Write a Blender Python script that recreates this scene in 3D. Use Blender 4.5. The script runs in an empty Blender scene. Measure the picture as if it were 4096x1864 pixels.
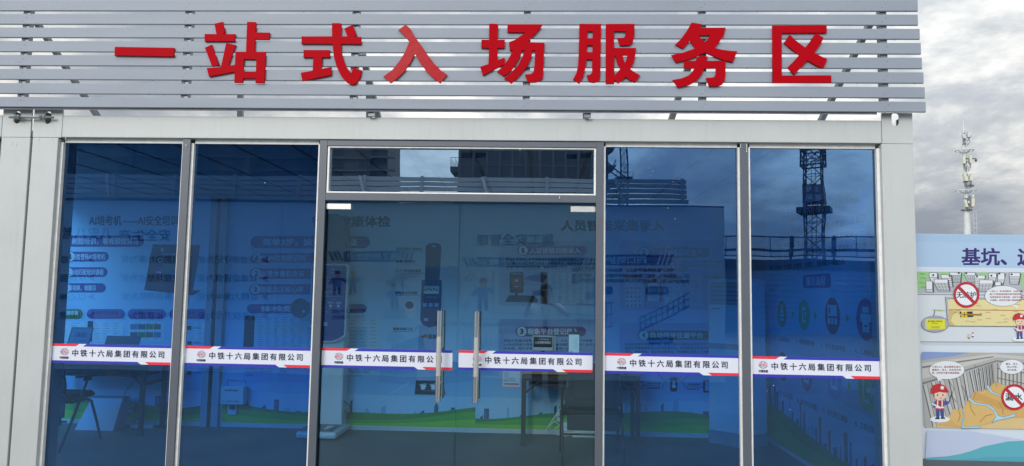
import bpy, bmesh, math, random
from mathutils import Vector, Matrix
import numpy as np
random.seed(7)
SC = bpy.context.scene
COL = SC.collection
# ------------------------------------------------------------------ camera
CP = np.array([3.5623, -4.8001, 1.6629]); YAW, PIT, ROL, FPX = -.0385, .0822, .0156, 2850.0
Fv = np.array([math.sin(YAW)*math.cos(PIT), math.cos(YAW)*math.cos(PIT), math.sin(PIT)])
Rv = np.array([math.cos(YAW), -math.sin(YAW), 0.0]); Uv = np.cross(Rv, Fv)
R2 = math.cos(ROL)*Rv + math.sin(ROL)*Uv; U2 = -math.sin(ROL)*Rv + math.cos(ROL)*Uv
cam = bpy.data.cameras.new('camera'); camo = bpy.data.objects.new('camera', cam); COL.objects.link(camo)
m = Matrix(((R2[0], U2[0], -Fv[0], CP[0]), (R2[1], U2[1], -Fv[1], CP[1]), (R2[2], U2[2], -Fv[2], CP[2]), (0, 0, 0, 1)))
camo.matrix_world = m
cam.sensor_fit = 'HORIZONTAL'; cam.sensor_width = 36.0; cam.lens = FPX/4096*36.0
cam.clip_start = .02; cam.clip_end = 3000
SC.camera = camo
# ------------------------------------------------------------------ world
SUN_EL, SUN_AZ = math.radians(25), math.radians(206)     # azimuth of the sun, clockwise from +Y
SKY_STRENGTH = .094
W = bpy.data.worlds.new('World'); SC.world = W; W.use_nodes = True
nt = W.node_tree; nt.nodes.clear()
def N(t, **k):
    n = nt.nodes.new(t)
    for a, b in k.items(): setattr(n, a, b)
    return n
def L(a, b): nt.links.new(a, b)
def MATH(op, a, b=None, c=None, clamp=False):
    n = N('ShaderNodeMath', operation=op, use_clamp=clamp)
    for i, v in enumerate((a, b, c)):
        if v is None: continue
        if hasattr(v, 'links'): L(v, n.inputs[i])
        else: n.inputs[i].default_value = v
    return n.outputs[0]
out = N('ShaderNodeOutputWorld'); bg = N('ShaderNodeBackground'); L(bg.outputs[0], out.inputs[0])
sky = N('ShaderNodeTexSky', sky_type='NISHITA', sun_disc=False, sun_elevation=SUN_EL, sun_rotation=SUN_AZ)
sky.air_density = 1.0; sky.dust_density = 1.0; sky.ozone_density = 2.0
tc = N('ShaderNodeTexCoord'); sp = N('ShaderNodeSeparateXYZ'); L(tc.outputs['Generated'], sp.inputs[0])
zz = MATH('ADD', MATH('MAXIMUM', sp.outputs[2], 0.0), .30)
cx = MATH('DIVIDE', sp.outputs[0], zz); cy = MATH('DIVIDE', sp.outputs[1], zz)
cb = N('ShaderNodeCombineXYZ'); L(cx, cb.inputs[0]); L(cy, cb.inputs[1]); cb.inputs[2].default_value = .7
def noise(scale, detail, rough, dist=0.0, off=(0, 0, 0), src=None):
    mp = N('ShaderNodeMapping'); mp.inputs['Location'].default_value = off
    L(src or cb.outputs[0], mp.inputs[0])
    n = N('ShaderNodeTexNoise'); n.inputs['Scale'].default_value = scale; n.inputs['Detail'].default_value = detail
    n.inputs['Roughness'].default_value = rough; n.inputs['Distortion'].default_value = dist
    L(mp.outputs[0], n.inputs['Vector']); return n.outputs[0]
n1 = noise(.9, 9, .56, .1, (3.1, 1.7, 0)); n2 = noise(1.7, 10, .6, .12, (9.2, 4.4, 3.0)); n3 = noise(.33, 4, .5, 0, (5.2, 0.4, 6.0))
cover = N('ShaderNodeMapRange'); cover.interpolation_type = 'SMOOTHSTEP'
L(n1, cover.inputs[0]); cover.inputs[1].default_value = .24; cover.inputs[2].default_value = .40
shade = N('ShaderNodeValToRGB'); L(n2, shade.inputs[0])
e = shade.color_ramp.elements; e[0].position = .40; e[0].color = (3.55, 3.95, 4.6, 1); e[1].position = .62; e[1].color = (10.6, 10.4, 9.8, 1)
e2 = shade.color_ramp.elements.new(.5); e2.color = (5.4, 5.7, 6.0, 1)
big = N('ShaderNodeMapRange'); L(n3, big.inputs[0]); big.inputs[1].default_value = .35; big.inputs[2].default_value = .65; big.inputs[3].default_value = .85; big.inputs[4].default_value = 1.25
dt = N('ShaderNodeVectorMath', operation='DOT_PRODUCT'); L(tc.outputs['Generated'], dt.inputs[0]); dt.inputs[1].default_value = (math.sin(SUN_AZ)*math.cos(SUN_EL), math.cos(SUN_AZ)*math.cos(SUN_EL), math.sin(SUN_EL))
glow = N('ShaderNodeMapRange'); glow.interpolation_type = 'SMOOTHSTEP'; L(dt.outputs['Value'], glow.inputs[0]); glow.inputs[1].default_value = -.6; glow.inputs[2].default_value = 1.0; glow.inputs[3].default_value = .86; glow.inputs[4].default_value = 2.1
elev = N('ShaderNodeMapRange'); L(sp.outputs[2], elev.inputs[0]); elev.inputs[1].default_value = 0; elev.inputs[2].default_value = .6; elev.inputs[3].default_value = .72; elev.inputs[4].default_value = 1.4
mul = N('ShaderNodeVectorMath', operation='SCALE'); L(shade.outputs[0], mul.inputs[0]); L(MATH('MULTIPLY', MATH('MULTIPLY', big.outputs[0], elev.outputs[0]), glow.outputs[0]), mul.inputs['Scale'])
skb = N('ShaderNodeVectorMath', operation='SCALE'); L(sky.outputs[0], skb.inputs[0]); skb.inputs['Scale'].default_value = 1.6
mx = N('ShaderNodeMix', data_type='RGBA'); L(cover.outputs[0], mx.inputs[0]); L(skb.outputs[0], mx.inputs[6]); L(mul.outputs[0], mx.inputs[7])
L(mx.outputs[2], bg.inputs[0]); bg.inputs[1].default_value = SKY_STRENGTH
sun = bpy.data.lights.new('sun', 'SUN'); sun.energy = 1.6; sun.angle = math.radians(24); sun.color = (1, .96, .9)
suno = bpy.data.objects.new('sun', sun); COL.objects.link(suno); suno.location = (0, -20, 30)
sd = Vector((math.sin(SUN_AZ)*math.cos(SUN_EL), math.cos(SUN_AZ)*math.cos(SUN_EL), math.sin(SUN_EL)))
suno.rotation_euler = sd.to_track_quat('Z', 'Y').to_euler()
SC.view_settings.view_transform = 'Standard'; SC.view_settings.look = 'None'
SC.view_settings.gamma = 1; SC.view_settings.exposure = 0.31; SC.view_settings.use_curve_mapping = False
SC.render.engine = 'CYCLES'
cy_ = SC.cycles; cy_.use_denoising = True; cy_.max_bounces = 12; cy_.transparent_max_bounces = 24; cy_.diffuse_bounces = 8; cy_.glossy_bounces = 5
cy_.sample_clamp_indirect = 6; cy_.caustics_reflective = False; cy_.caustics_refractive = False
# ------------------------------------------------------------------ projection of a sight line to a plane of the place
YG = .06
def ray(u, v): return Fv + R2*(u-2048)/FPX - U2*(v-932)/FPX
def P(u, v, Y):
    d = ray(u, v); t = (Y-CP[1])/d[1]; q = CP+t*d; return (q[0], q[2])
def PX(u, v, X):
    d = ray(u, v); t = (X-CP[0])/d[0]; q = CP+t*d; return (q[1], q[2])
def RV(u, v, D): return P(u, v, 2*YG-D)
# ------------------------------------------------------------------ materials
MATS = {}
def mat(name, col=(.5, .5, .5), rough=.5, metal=0., var=.06, scale=6., bump=0., emit=None, spec=.5, streak=0., fine=0., coat=0.):
    if name in MATS: return MATS[name]
    M = bpy.data.materials.new(name); M.use_nodes = True; t = M.node_tree; b = t.nodes['Principled BSDF']
    b.inputs['Roughness'].default_value = rough; b.inputs['Metallic'].default_value = metal
    b.inputs['Specular IOR Level'].default_value = spec; b.inputs['Coat Weight'].default_value = coat
    c4 = (*col, 1)
    if var > 0 or streak > 0:
        tcn = t.nodes.new('ShaderNodeTexCoord')
        n = t.nodes.new('ShaderNodeTexNoise'); n.inputs['Scale'].default_value = scale; n.inputs['Detail'].default_value = 6; n.inputs['Roughness'].default_value = .6
        t.links.new(tcn.outputs['Object'], n.inputs['Vector'])
        r = t.nodes.new('ShaderNodeMapRange'); t.links.new(n.outputs[0], r.inputs[0])
        r.inputs[1].default_value = .3; r.inputs[2].default_value = .7; r.inputs[3].default_value = 1-var; r.inputs[4].default_value = 1+var*.6
        fac = r.outputs[0]
        if streak > 0:
            mp = t.nodes.new('ShaderNodeMapping'); mp.inputs['Scale'].default_value = (9, 9, .7)
            t.links.new(tcn.outputs['Object'], mp.inputs[0])
            ns = t.nodes.new('ShaderNodeTexNoise'); ns.inputs['Scale'].default_value = 3.0; ns.inputs['Detail'].default_value = 8; ns.inputs['Roughness'].default_value = .7
            t.links.new(mp.outputs[0], ns.inputs['Vector'])
            rs = t.nodes.new('ShaderNodeMapRange'); t.links.new(ns.outputs[0], rs.inputs[0])
            rs.inputs[1].default_value = .52; rs.inputs[2].default_value = .78; rs.inputs[3].default_value = 1; rs.inputs[4].default_value = 1-streak
            mm = t.nodes.new('ShaderNodeMath'); mm.operation = 'MULTIPLY'; t.links.new(fac, mm.inputs[0]); t.links.new(rs.outputs[0], mm.inputs[1]); fac = mm.outputs[0]
        if fine > 0:
            nf = t.nodes.new('ShaderNodeTexNoise'); nf.inputs['Scale'].default_value = 160; nf.inputs['Detail'].default_value = 3
            t.links.new(tcn.outputs['Object'], nf.inputs['Vector'])
            rf = t.nodes.new('ShaderNodeMapRange'); t.links.new(nf.outputs[0], rf.inputs[0]); rf.inputs[1].default_value = .3; rf.inputs[2].default_value = .7; rf.inputs[3].default_value = 1-fine; rf.inputs[4].default_value = 1+fine
            mm = t.nodes.new('ShaderNodeMath'); mm.operation = 'MULTIPLY'; t.links.new(fac, mm.inputs[0]); t.links.new(rf.outputs[0], mm.inputs[1]); fac = mm.outputs[0]
        vm = t.nodes.new('ShaderNodeVectorMath'); vm.operation = 'SCALE'; vm.inputs[0].default_value = col; t.links.new(fac, vm.inputs['Scale'])
        t.links.new(vm.outputs[0], b.inputs['Base Color'])
        rr = t.nodes.new('ShaderNodeMapRange'); t.links.new(n.outputs[0], rr.inputs[0]); rr.inputs[3].default_value = max(0, rough-.08); rr.inputs[4].default_value = min(1, rough+.08)
        t.links.new(rr.outputs[0], b.inputs['Roughness'])
        if bump > 0:
            bn = t.nodes.new('ShaderNodeTexNoise'); bn.inputs['Scale'].default_value = scale*3; bn.inputs['Detail'].default_value = 4
            t.links.new(tcn.outputs['Object'], bn.inputs['Vector'])
            bp = t.nodes.new('ShaderNodeBump'); bp.inputs['Strength'].default_value = bump; bp.inputs['Distance'].default_value = .01
            t.links.new(bn.outputs[0], bp.inputs['Height']); t.links.new(bp.outputs[0], b.inputs['Normal'])
    else:
        b.inputs['Base Color'].default_value = c4
    if emit: b.inputs['Emission Color'].default_value = (*emit[0], 1); b.inputs['Emission Strength'].default_value = emit[1]
    MATS[name] = M; return M
def glassmat(name, T, G, R, wav=.0):
    M = bpy.data.materials.new(name); M.use_nodes = True; t = M.node_tree; t.nodes.clear()
    o = t.nodes.new('ShaderNodeOutputMaterial'); mxs = t.nodes.new('ShaderNodeMixShader')
    a = t.nodes.new('ShaderNodeBsdfTransparent'); a.inputs[0].default_value = (*T, 1)
    g = t.nodes.new('ShaderNodeBsdfGlossy'); g.inputs['Color'].default_value = (*G, 1); g.inputs['Roughness'].default_value = 0.0
    fr = t.nodes.new('ShaderNodeFresnel'); fr.inputs[0].default_value = 1.5
    mr = t.nodes.new('ShaderNodeMapRange'); t.links.new(fr.outputs[0], mr.inputs[0])
    mr.inputs[1].default_value = .04; mr.inputs[2].default_value = 1; mr.inputs[3].default_value = R; mr.inputs[4].default_value = 1
    t.links.new(mr.outputs[0], mxs.inputs[0]); t.links.new(a.outputs[0], mxs.inputs[1]); t.links.new(g.outputs[0], mxs.inputs[2]); 
    if wav:
        df = t.nodes.new('ShaderNodeBsdfDiffuse'); df.inputs[0].default_value = (.5, .5, .48, 1); m2 = t.nodes.new('ShaderNodeMixShader')
        tc2 = t.nodes.new('ShaderNodeTexCoord'); mp2 = t.nodes.new('ShaderNodeMapping'); mp2.inputs['Scale'].default_value = (3.2, 3.2, .9); n2 = t.nodes.new('ShaderNodeTexNoise'); n2.inputs['Scale'].default_value = 2.3; n2.inputs['Detail'].default_value = 9; n2.inputs['Roughness'].default_value = .68
        t.links.new(tc2.outputs['Object'], mp2.inputs[0]); t.links.new(mp2.outputs[0], n2.inputs['Vector'])
        r2 = t.nodes.new('ShaderNodeMapRange'); r2.inputs[1].default_value = .5; r2.inputs[2].default_value = .85; r2.inputs[3].default_value = .0; r2.inputs[4].default_value = .016; t.links.new(n2.outputs[0], r2.inputs[0])
        t.links.new(r2.outputs[0], m2.inputs[0]); t.links.new(mxs.outputs[0], m2.inputs[1]); t.links.new(df.outputs[0], m2.inputs[2]); t.links.new(m2.outputs[0], o.inputs[0])
    else: t.links.new(mxs.outputs[0], o.inputs[0])
    if wav:
        tcn = t.nodes.new('ShaderNodeTexCoord'); n = t.nodes.new('ShaderNodeTexNoise'); n.inputs['Scale'].default_value = 2.2; n.inputs['Detail'].default_value = 1
        t.links.new(tcn.outputs['Object'], n.inputs['Vector'])
        bp = t.nodes.new('ShaderNodeBump'); bp.inputs['Strength'].default_value = 1; bp.inputs['Distance'].default_value = wav
        t.links.new(n.outputs[0], bp.inputs['Height']); t.links.new(bp.outputs[0], g.inputs['Normal'])
    MATS[name] = M; return M
GLASS_FILM = glassmat('blue film glass', (.14, .50, 1.0), (.30, .58, 1.0), .20, .0007)
GLASS_TRANSOM = glassmat('blue coated transom glass', (.3, .62, 1.0), (.62, .84, 1.0), .46, .0006)
GLASS_DOOR = glassmat('clear door glass', (.80, .97, 1.0), (.5, .8, 1.0), .125, .0008)
GLASS_BACK = glassmat('glass inner face', (.99, .995, 1.0), (1, 1, 1), .02)
GLASS_EDGE = mat('green glass edge', (.08, .16, .18), .2, var=0)
WHITE = mat('white painted steel', (.405, .43, .428), .42, var=.05, scale=2.2, streak=.10, bump=.03, fine=.015)
WHITE2 = mat('white sealant trim', (.70, .71, .70), .5, var=.12, scale=20, bump=.1)
GREY = mat('slate grey aluminium', (.078, .09, .112), .42, var=.06, scale=3, fine=.02)
SLAT = mat('silver grey aluminium tube', (.215, .245, .292), .46, metal=0., spec=.35, var=.10, scale=.9, fine=.01)  # broad tone noise stands in for soft cloud reflections on the slats
SLATD = mat('slat underside', (.12, .13, .16), .6, var=.3, scale=20)  # slat grey darkened for the shade under the slats, also on drops and rail
GALV = mat('galvanised steel', (.20, .215, .225), .45, metal=.6, var=.2, scale=14)
RED = mat('red acrylic', (.33, .0008, .006), .5, var=.03, scale=3, spec=.035)
DARK = mat('dark rubber and recess shade', (.02, .02, .022), .7, var=.2)
BLACKP = mat('black plastic', (.035, .035, .04), .45, var=.1)
CHROME = mat('polished steel', (.72, .73, .74), .12, metal=1., var=.03, scale=30)
NICKEL = mat('brushed nickel', (.62, .61, .59), .35, metal=.85, var=.05, scale=40)
# ------------------------------------------------------------------ mesh builder
class MB:
    def __init__(s): s.v = []; s.f = []; s.m = []; s.mats = []
    def mi(s, m):
        if m not in s.mats: s.mats.append(m)
        return s.mats.index(m)
    def add(s, vs, fs, m):
        b = len(s.v); s.v += [tuple(map(float, p)) for p in vs]; i = s.mi(m)
        for f in fs: s.f.append(tuple(b+k for k in f)); s.m.append(i)
    def box(s, x0, y0, z0, x1, y1, z1, m, M=None):
        vs = [(x0, y0, z0), (x1, y0, z0), (x1, y1, z0), (x0, y1, z0), (x0, y0, z1), (x1, y0, z1), (x1, y1, z1), (x0, y1, z1)]
        if M: vs = [tuple(M @ Vector(p)) for p in vs]
        s.add(vs, [(0, 3, 2, 1), (4, 5, 6, 7), (0, 1, 5, 4), (1, 2, 6, 5), (2, 3, 7, 6), (3, 0, 4, 7)], m); return s
    def hexa(s, b, t, m):
        s.add(list(b)+list(t), [(0, 3, 2, 1), (4, 5, 6, 7), (0, 1, 5, 4), (1, 2, 6, 5), (2, 3, 7, 6), (3, 0, 4, 7)], m); return s
    def tube(s, pts, r, m, n=8, cap=True):
        pts = [Vector(p) for p in pts]; rs = r if isinstance(r, (list, tuple)) else [r]*len(pts)
        rings = []; up = None
        for i, p in enumerate(pts):
            d = (pts[min(i+1, len(pts)-1)]-pts[max(i-1, 0)]).normalized()
            if up is None: up = d.orthogonal().normalized()
            a = (up-d*up.dot(d))
            a = a.normalized() if a.length > 1e-6 else d.orthogonal().normalized()
            up = a; b = d.cross(a)
            rings.append([p+(a*math.cos(2*math.pi*k/n)+b*math.sin(2*math.pi*k/n))*rs[i] for k in range(n)])
        vs = [q for R in rings for q in R]; fs = []
        for i in range(len(pts)-1):
            for k in range(n): fs.append((i*n+k, i*n+(k+1) % n, (i+1)*n+(k+1) % n, (i+1)*n+k))
        if cap: fs.append(tuple(reversed(range(n)))); fs.append(tuple((len(pts)-1)*n+k for k in range(n)))
        s.add(vs, fs, m); return s
    def bar(s, p, q, w, h, m):
        p, q = Vector(p), Vector(q); d = (q-p).normalized(); up = Vector((0, 0, 1)) if abs(d.z) < .95 else Vector((0, 1, 0))
        a = d.cross(up).normalized(); b = a.cross(d)
        A, B = a*w/2, b*h/2
        s.hexa([p-A-B, p+A-B, q+A-B, q-A-B], [p-A+B, p+A+B, q+A+B, q-A+B], m); return s
    def prism(s, pts, O, A, B, D, m):
        O, A, B, D = Vector(O), Vector(A), Vector(B), Vector(D); n = len(pts)
        f = [O+A*a+B*b for a, b in pts]; k = [p+D for p in f]
        s.add(f+k, [tuple(reversed(range(n))), tuple(range(n, 2*n))]+[(i, (i+1) % n, n+(i+1) % n, n+i) for i in range(n)], m); return s
    def sphere(s, c, r, m, n=12, k=8, sc=(1, 1, 1)):
        vs = []; fs = []
        for i in range(k+1):
            t = math.pi*i/k
            for j in range(n):
                p = 2*math.pi*j/n; vs.append((c[0]+sc[0]*r*math.sin(t)*math.cos(p), c[1]+sc[1]*r*math.sin(t)*math.sin(p), c[2]+sc[2]*r*math.cos(t)))
        for i in range(k):
            for j in range(n): fs.append((i*n+j, (i+1)*n+j, (i+1)*n+(j+1) % n, i*n+(j+1) % n))
        s.add(vs, fs, m); return s
    def build(s, name, parent=None, smooth=False, bevel=0., loc=None):
        me = bpy.data.meshes.new(name); me.from_pydata(s.v, [], s.f)
        for q in s.mats: me.materials.append(q)
        me.polygons.foreach_set('material_index', s.m)
        if smooth: me.polygons.foreach_set('use_smooth', [True]*len(s.f))
        me.update(); o = bpy.data.objects.new(name, me); COL.objects.link(o)
        if parent: o.parent = parent
        if loc: o.location = loc
        if bevel:
            b = o.modifiers.new('bevel', 'BEVEL'); b.width = bevel; b.segments = 2; b.limit_method = 'ANGLE'; b.angle_limit = math.radians(50)
        return o
def bx(name, parent, x0, y0, z0, x1, y1, z1, m, bevel=0.): return MB().box(x0, y0, z0, x1, y1, z1, m).build(name, parent, bevel=bevel)
def tag(o, label=None, cat=None, group=None, kind=None):
    if label: o['label'] = label
    if cat: o['category'] = cat
    if group: o['group'] = group
    if kind: o['kind'] = kind
    return o
def thing(name, loc=(0, 0, 0), label=None, cat=None, group=None, rz=0):
    o = bpy.data.objects.new(name, None); COL.objects.link(o); o.location = loc; o.rotation_euler = (0, 0, rz); o.empty_display_size = .1
    return tag(o, label, cat, group)
def copy_tree(o, parent=None):
    c = o.copy(); COL.objects.link(c)
    if parent: c.parent = parent
    for ch in o.children: copy_tree(ch, c)
    return c
# ------------------------------------------------------------------ flat print (lettering, posters)
FLAT = {}
def ink(r, g, b, rough=.5):
    k = (round(r, 3), round(g, 3), round(b, 3), rough)
    if k not in FLAT: FLAT[k] = mat('ink %d' % len(FLAT), (r, g, b), rough, var=0)
    return FLAT[k]
def srgb(h):
    h = h.lstrip('#'); c = [int(h[i:i+2], 16)/255 for i in (0, 2, 4)]
    return tuple(x/12.92 if x <= .04045 else ((x+.055)/1.055)**2.4 for x in c)
def S(h, rough=.5): return ink(*srgb(h), rough)
TC = {}
def glyphs(t, bold=0.0, res=2):
    k = (t, bold, res)
    if k in TC: return TC[k]
    cu = bpy.data.curves.new('t', 'FONT'); cu.body = t; cu.size = 1; cu.offset = 0; cu.resolution_u = res; cu.fill_mode = 'FRONT'
    o = bpy.data.objects.new('t', cu); me = o.to_mesh()
    vs = [tuple(v.co[:2]) for v in me.vertices]; fs = [tuple(p.vertices) for p in me.polygons]
    o.to_mesh_clear(); bpy.data.objects.remove(o); bpy.data.curves.remove(cu)
    xs = [v[0] for v in vs]; ys = [v[1] for v in vs]
    TC[k] = (vs, fs, (min(xs), min(ys), max(xs), max(ys))); return TC[k]
class Pr:
    """print laid in layers on a plane: origin O, reading direction A, up B, outward normal Nn"""
    def __init__(s, O=(0, 0, 0), A=(1, 0, 0), B=(0, 0, 1), Nn=(0, -1, 0), mp=None, step=.0006):
        s.mb = MB(); s.O, s.A, s.B, s.Nn = Vector(O), Vector(A), Vector(B), Vector(Nn); s.mp = mp; s.k = 1; s.step = step
    def pt(s, a, b):
        return s.O+s.A*a+s.B*b+s.Nn*(s.k*s.step)
    def _c(s, a, b): return s.mp(a, b) if s.mp else (a, b)
    def layer(s): s.k += 1; return s
    def raw(s, pts, m, fs=None):
        s.mb.add([s.pt(a, b) for a, b in pts], fs or [tuple(range(len(pts)))], m); s.k += 1; return s
    def poly(s, pts, m): return s.raw([s._c(*p) for p in pts], m)
    def rect(s, u0, v0, u1, v1, m):
        a0, b0 = s._c(u0, v0); a1, b1 = s._c(u1, v1); return s.raw([(a0, b1), (a1, b1), (a1, b0), (a0, b0)], m)
    def disc(s, u, v, r, m, ry=None, n=24):
        ry = ry or r; return s.poly([(u+r*math.cos(2*math.pi*i/n), v+ry*math.sin(2*math.pi*i/n)) for i in range(n)], m)
    def ring(s, u, v, r, w, m, ry=None, n=28):
        ry = ry or r; o = [s._c(u+r*math.cos(2*math.pi*i/n), v+ry*math.sin(2*math.pi*i/n)) for i in range(n)]
        q = [s._c(u+(r-w)*math.cos(2*math.pi*i/n), v+(ry-w)*math.sin(2*math.pi*i/n)) for i in range(n)]
        return s.raw(o+q, m, [(i, (i+1) % n, n+(i+1) % n, n+i) for i in range(n)])
    def pill(s, u0, v0, u1, v1, m, rf=.5, n=8):
        r = abs(v1-v0)*rf; pts = []
        for cx_, cy_, a0 in ((u1-r, v0+r, -90), (u1-r, v1-r, 0), (u0+r, v1-r, 90), (u0+r, v0+r, 180)):
            for i in range(n+1):
                a = math.radians(a0+90*i/n); pts.append((cx_+r*math.cos(a), cy_+r*math.sin(a)))
        return s.poly(pts, m)
    def line(s, pts, w, m):
        P_ = [s._c(*p) for p in pts]
        for i in range(len(P_)-1):
            a, b = Vector(P_[i]), Vector(P_[i+1]); d = b-a
            if d.length < 1e-6: continue
            n_ = Vector((-d.y, d.x)).normalized()*w/2
            s.mb.add([s.pt(*(a+n_)), s.pt(*(a-n_)), s.pt(*(b-n_)), s.pt(*(b+n_))], [(0, 1, 2, 3)], m)
        s.k += 1; return s
    def text(s, t, u0, v0, u1, v1, m, bold=.012, res=2, mirror=False):
        """fit the words into the box u0..u1 (left to right as read), v0 top, v1 bottom"""
        vs, fs, (x0, y0, x1, y1) = glyphs(t, 0, res)
        if t == '1': c_ = (u0+u1)/2; u0, u1 = c_+(u0-c_)*.45, c_+(u1-c_)*.45
        for dx, dy in (((0, 0),) if bold < .011 else ((-bold, 0), (bold, 0)) if bold < .018 else ((-bold, -bold*.7), (bold, bold*.7), (-bold, bold*.7), (bold, -bold*.7))):
            k = s.k; out_ = []
            for x, y in vs:
                q = (x+dx-x0)/(x1-x0); w = (y+dy-y0)/max(y1-y0, 1e-6); out_.append(s._c(u0+(u1-u0)*q, v1+(v0-v1)*w))
            s.raw(out_, m, fs); s.k = k+.25
        s.k = k+1
        return s
    def build(s, name, parent=None): return s.mb.build(name, parent)
# ------------------------------------------------------------------ ground
GROUND = mat('concrete yard', (.21, .208, .20), .85, var=.22, scale=1.2, bump=.15, fine=.05)
g = MB().box(-400, -500, -.3, 400, 600, 0, GROUND).build('ground'); tag(g, kind='structure')
# ================================================================== THE GLASS-FRONTED CONTAINER
WX = 6.055; ZB = 2.694; ZT = 2.849; ZC = 2.900; FZ = .15; YB = 2.99
house = thing('container_office', (0, 0, 0), 'white steel container room with blue glass front and double glass door', 'container office')
def PB(name, *a, **k): return bx(name, house, *a, **k)
# posts (box profile, front face on Y=0)
PB('corner_post', 5.847, 0, 0, WX, .21, ZB-.004, WHITE, bevel=.004)
PB('corner_post', 0, 0, 0, .185, .21, ZB-.004, WHITE, bevel=.004)
PB('corner_post', 5.847, YB-.11, 0, WX, YB+.1, ZB-.004, WHITE, bevel=.004)
PB('roof_beam', .2, .004, ZB, 5.852, .09, ZT, WHITE, bevel=.004)
PB('roof_beam', .2, YB, ZB, 5.852, YB+.1, ZT, WHITE, bevel=.004)
PB('roof_beam', WX-.09, .21, ZB, WX-.004, YB-.11, ZT, WHITE, bevel=.004)
PB('floor_beam', .185, .004, 0, 5.847, .12, FZ-.012, WHITE, bevel=.004)
ROOFM = mat('roof sheet', (.5, .52, .52), .5, var=.2)
PB('roof', -1.95, .12, ZB+.03, WX-.09, YB, ZB+.07, ROOFM)
def casting(parent, x0, x1, hx, flip):
    """corner casting: a front plate with an oval hole, side, bottom and back left open"""
    z0, z1 = ZB-.002, ZC; cz = (P(3582, 477, 0)[1] if flip else P(68, 469, 0)[1]); rx, rz, n = .0255, .022, 10
    prof = []
    for i in range(n+1): a = math.pi*i/n; prof.append((hx+rx*math.cos(a), cz+rz*.0+.020+rx*math.sin(a)))
    for i in range(n+1): a = math.pi+math.pi*i/n; prof.append((hx+rx*math.cos(a), cz-.020+rx*math.sin(a)))
    bm = bmesh.new(); outer = [bm.verts.new((x, 0, z)) for x, z in ((x1, z1), (x0, z1), (x0, z0), (x1, z0))]
    inner = [bm.verts.new((x, 0, z)) for x, z in prof]
    es = [bm.edges.new((outer[i], outer[(i+1) % 4])) for i in range(4)]+[bm.edges.new((inner[i], inner[(i+1) % len(inner)])) for i in range(len(inner))]
    bmesh.ops.triangle_fill(bm, use_beauty=True, use_dissolve=False, edges=es)
    for f in bm.faces:
        if f.normal.y > 0: f.normal_flip()
    r = bmesh.ops.extrude_face_region(bm, geom=bm.faces[:]); bmesh.ops.translate(bm, vec=(0, .012, 0), verts=[v for v in r['geom'] if isinstance(v, bmesh.types.BMVert)])
    bmesh.ops.recalc_face_normals(bm, faces=bm.faces)
    me = bpy.data.meshes.new('corner_casting'); bm.to_mesh(me); bm.free(); me.materials.append(WHITE)
    o = bpy.data.objects.new('corner_casting', me); COL.objects.link(o); o.parent = parent
    sx = x1 if flip else x0
    q = MB(); q.box(sx-(.010 if flip else 0), .012, z0, sx+(0 if flip else .010), .2, z1, WHITE); q.box(x0+.011, .012, z0, x1-.011, .2, z0+.012, WHITE)
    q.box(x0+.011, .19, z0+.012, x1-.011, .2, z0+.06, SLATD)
    q.box(x0+.0105, .013, z0+.0125, x1-.0105, .188, z0+.014, DARK); q.box((x1-.0125 if flip else x0+.0105), .013, z0+.015, (x1-.0105 if flip else x0+.0125), .188, z1-.002, DARK)  # dark liners and back plate put the shade inside the casting into colour
    q.build('casting_side', o)
    return o
casting(house, 5.853, WX, P(3582, 477, 0)[0], True)
casting(house, 0, .205, P(191, 469, 0)[0], False)
# side and rear walls (sandwich panels, each its own piece)
PANEL = mat('sandwich wall panel', (.82, .83, .83), .5, var=.04, scale=2)
for i in range(3):
    y0 = .212+i*.89; PB('wall_panel', 5.985, y0, FZ, 6.03, y0+.886, ZB-.006, PANEL)
x = -1.95
while x < 5.9:
    PB('wall_panel', x, YB, FZ, min(x+.948, 5.98), YB+.05, 2.722, PANEL); x += .95
# room floor
FLOORM = mat('grey sheet flooring', (.12, .124, .13), .55, var=.16, scale=5, bump=.05, fine=.22)
f = MB().box(-1.95, .122, FZ-.02, 5.984, YB-.002, FZ, FLOORM).build('room_floor'); tag(f, kind='structure')
# ceiling sheets with ribs
CEIL = mat('ceiling sheet', (.5, .52, .55), .5, var=.08)
xs = -1.95; k = 0
while xs < 5.9:
    w = .42 if xs+.42 < 5.96 else 5.96-xs
    q = MB(); q.box(xs, .1, 2.664, xs+w-.035, YB-.004, 2.680, CEIL); q.box(xs+w-.035, .1, 2.672, xs+w, YB-.004, 2.682, mat('ceiling joint', (.12, .12, .13), .6))
    q.build('ceiling_panel', house); xs += .42; k += 1
# window frame pieces ------------------------------------------------------
Z0, Z1 = FZ, 2.664
def fr(name, x0, z0, x1, z1, m=GREY, y0=.012, y1=.03, bevel=.0015): return PB(name, x0, y0, z0, x1, y1, z1, m, bevel=bevel)
mull = [(1.070, 1.124), (4.914, 4.967)]
for a, b in mull:
    fr('mullion', a, Z0, b, 2.690); PB('sealant_strip', a-.012, .0305, Z0, b+.016, .058, Z1, WHITE2)
for a, b in ((2.036, 2.088), (3.944, 3.995)):
    fr('door_post', a, Z0, b, 2.690)
PB('sealant_strip', 2.022, .0305, Z0, 2.036, .058, Z1, WHITE2); PB('sealant_strip', 3.996, .0305, Z0, 4.008, .058, Z1, WHITE2)
fr('door_head', 2.0885, 2.272, 3.9435, 2.323); fr('door_head', 2.0885, 2.650, 3.9435, 2.688)
PB('sealant_strip', .186, .03, Z0, .203, .058, Z1, WHITE2); PB('sealant_strip', 5.826, .03, Z0, 5.846, .058, Z1, WHITE2)
# thin white bead along the head of the four side panes
for a, b in ((.204, 1.057), (1.141, 2.021), (4.009, 4.901), (4.984, 5.825)):
    PB('sealant_bead', a, .045, Z1, b, .062, 2.6935, WHITE2)
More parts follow.
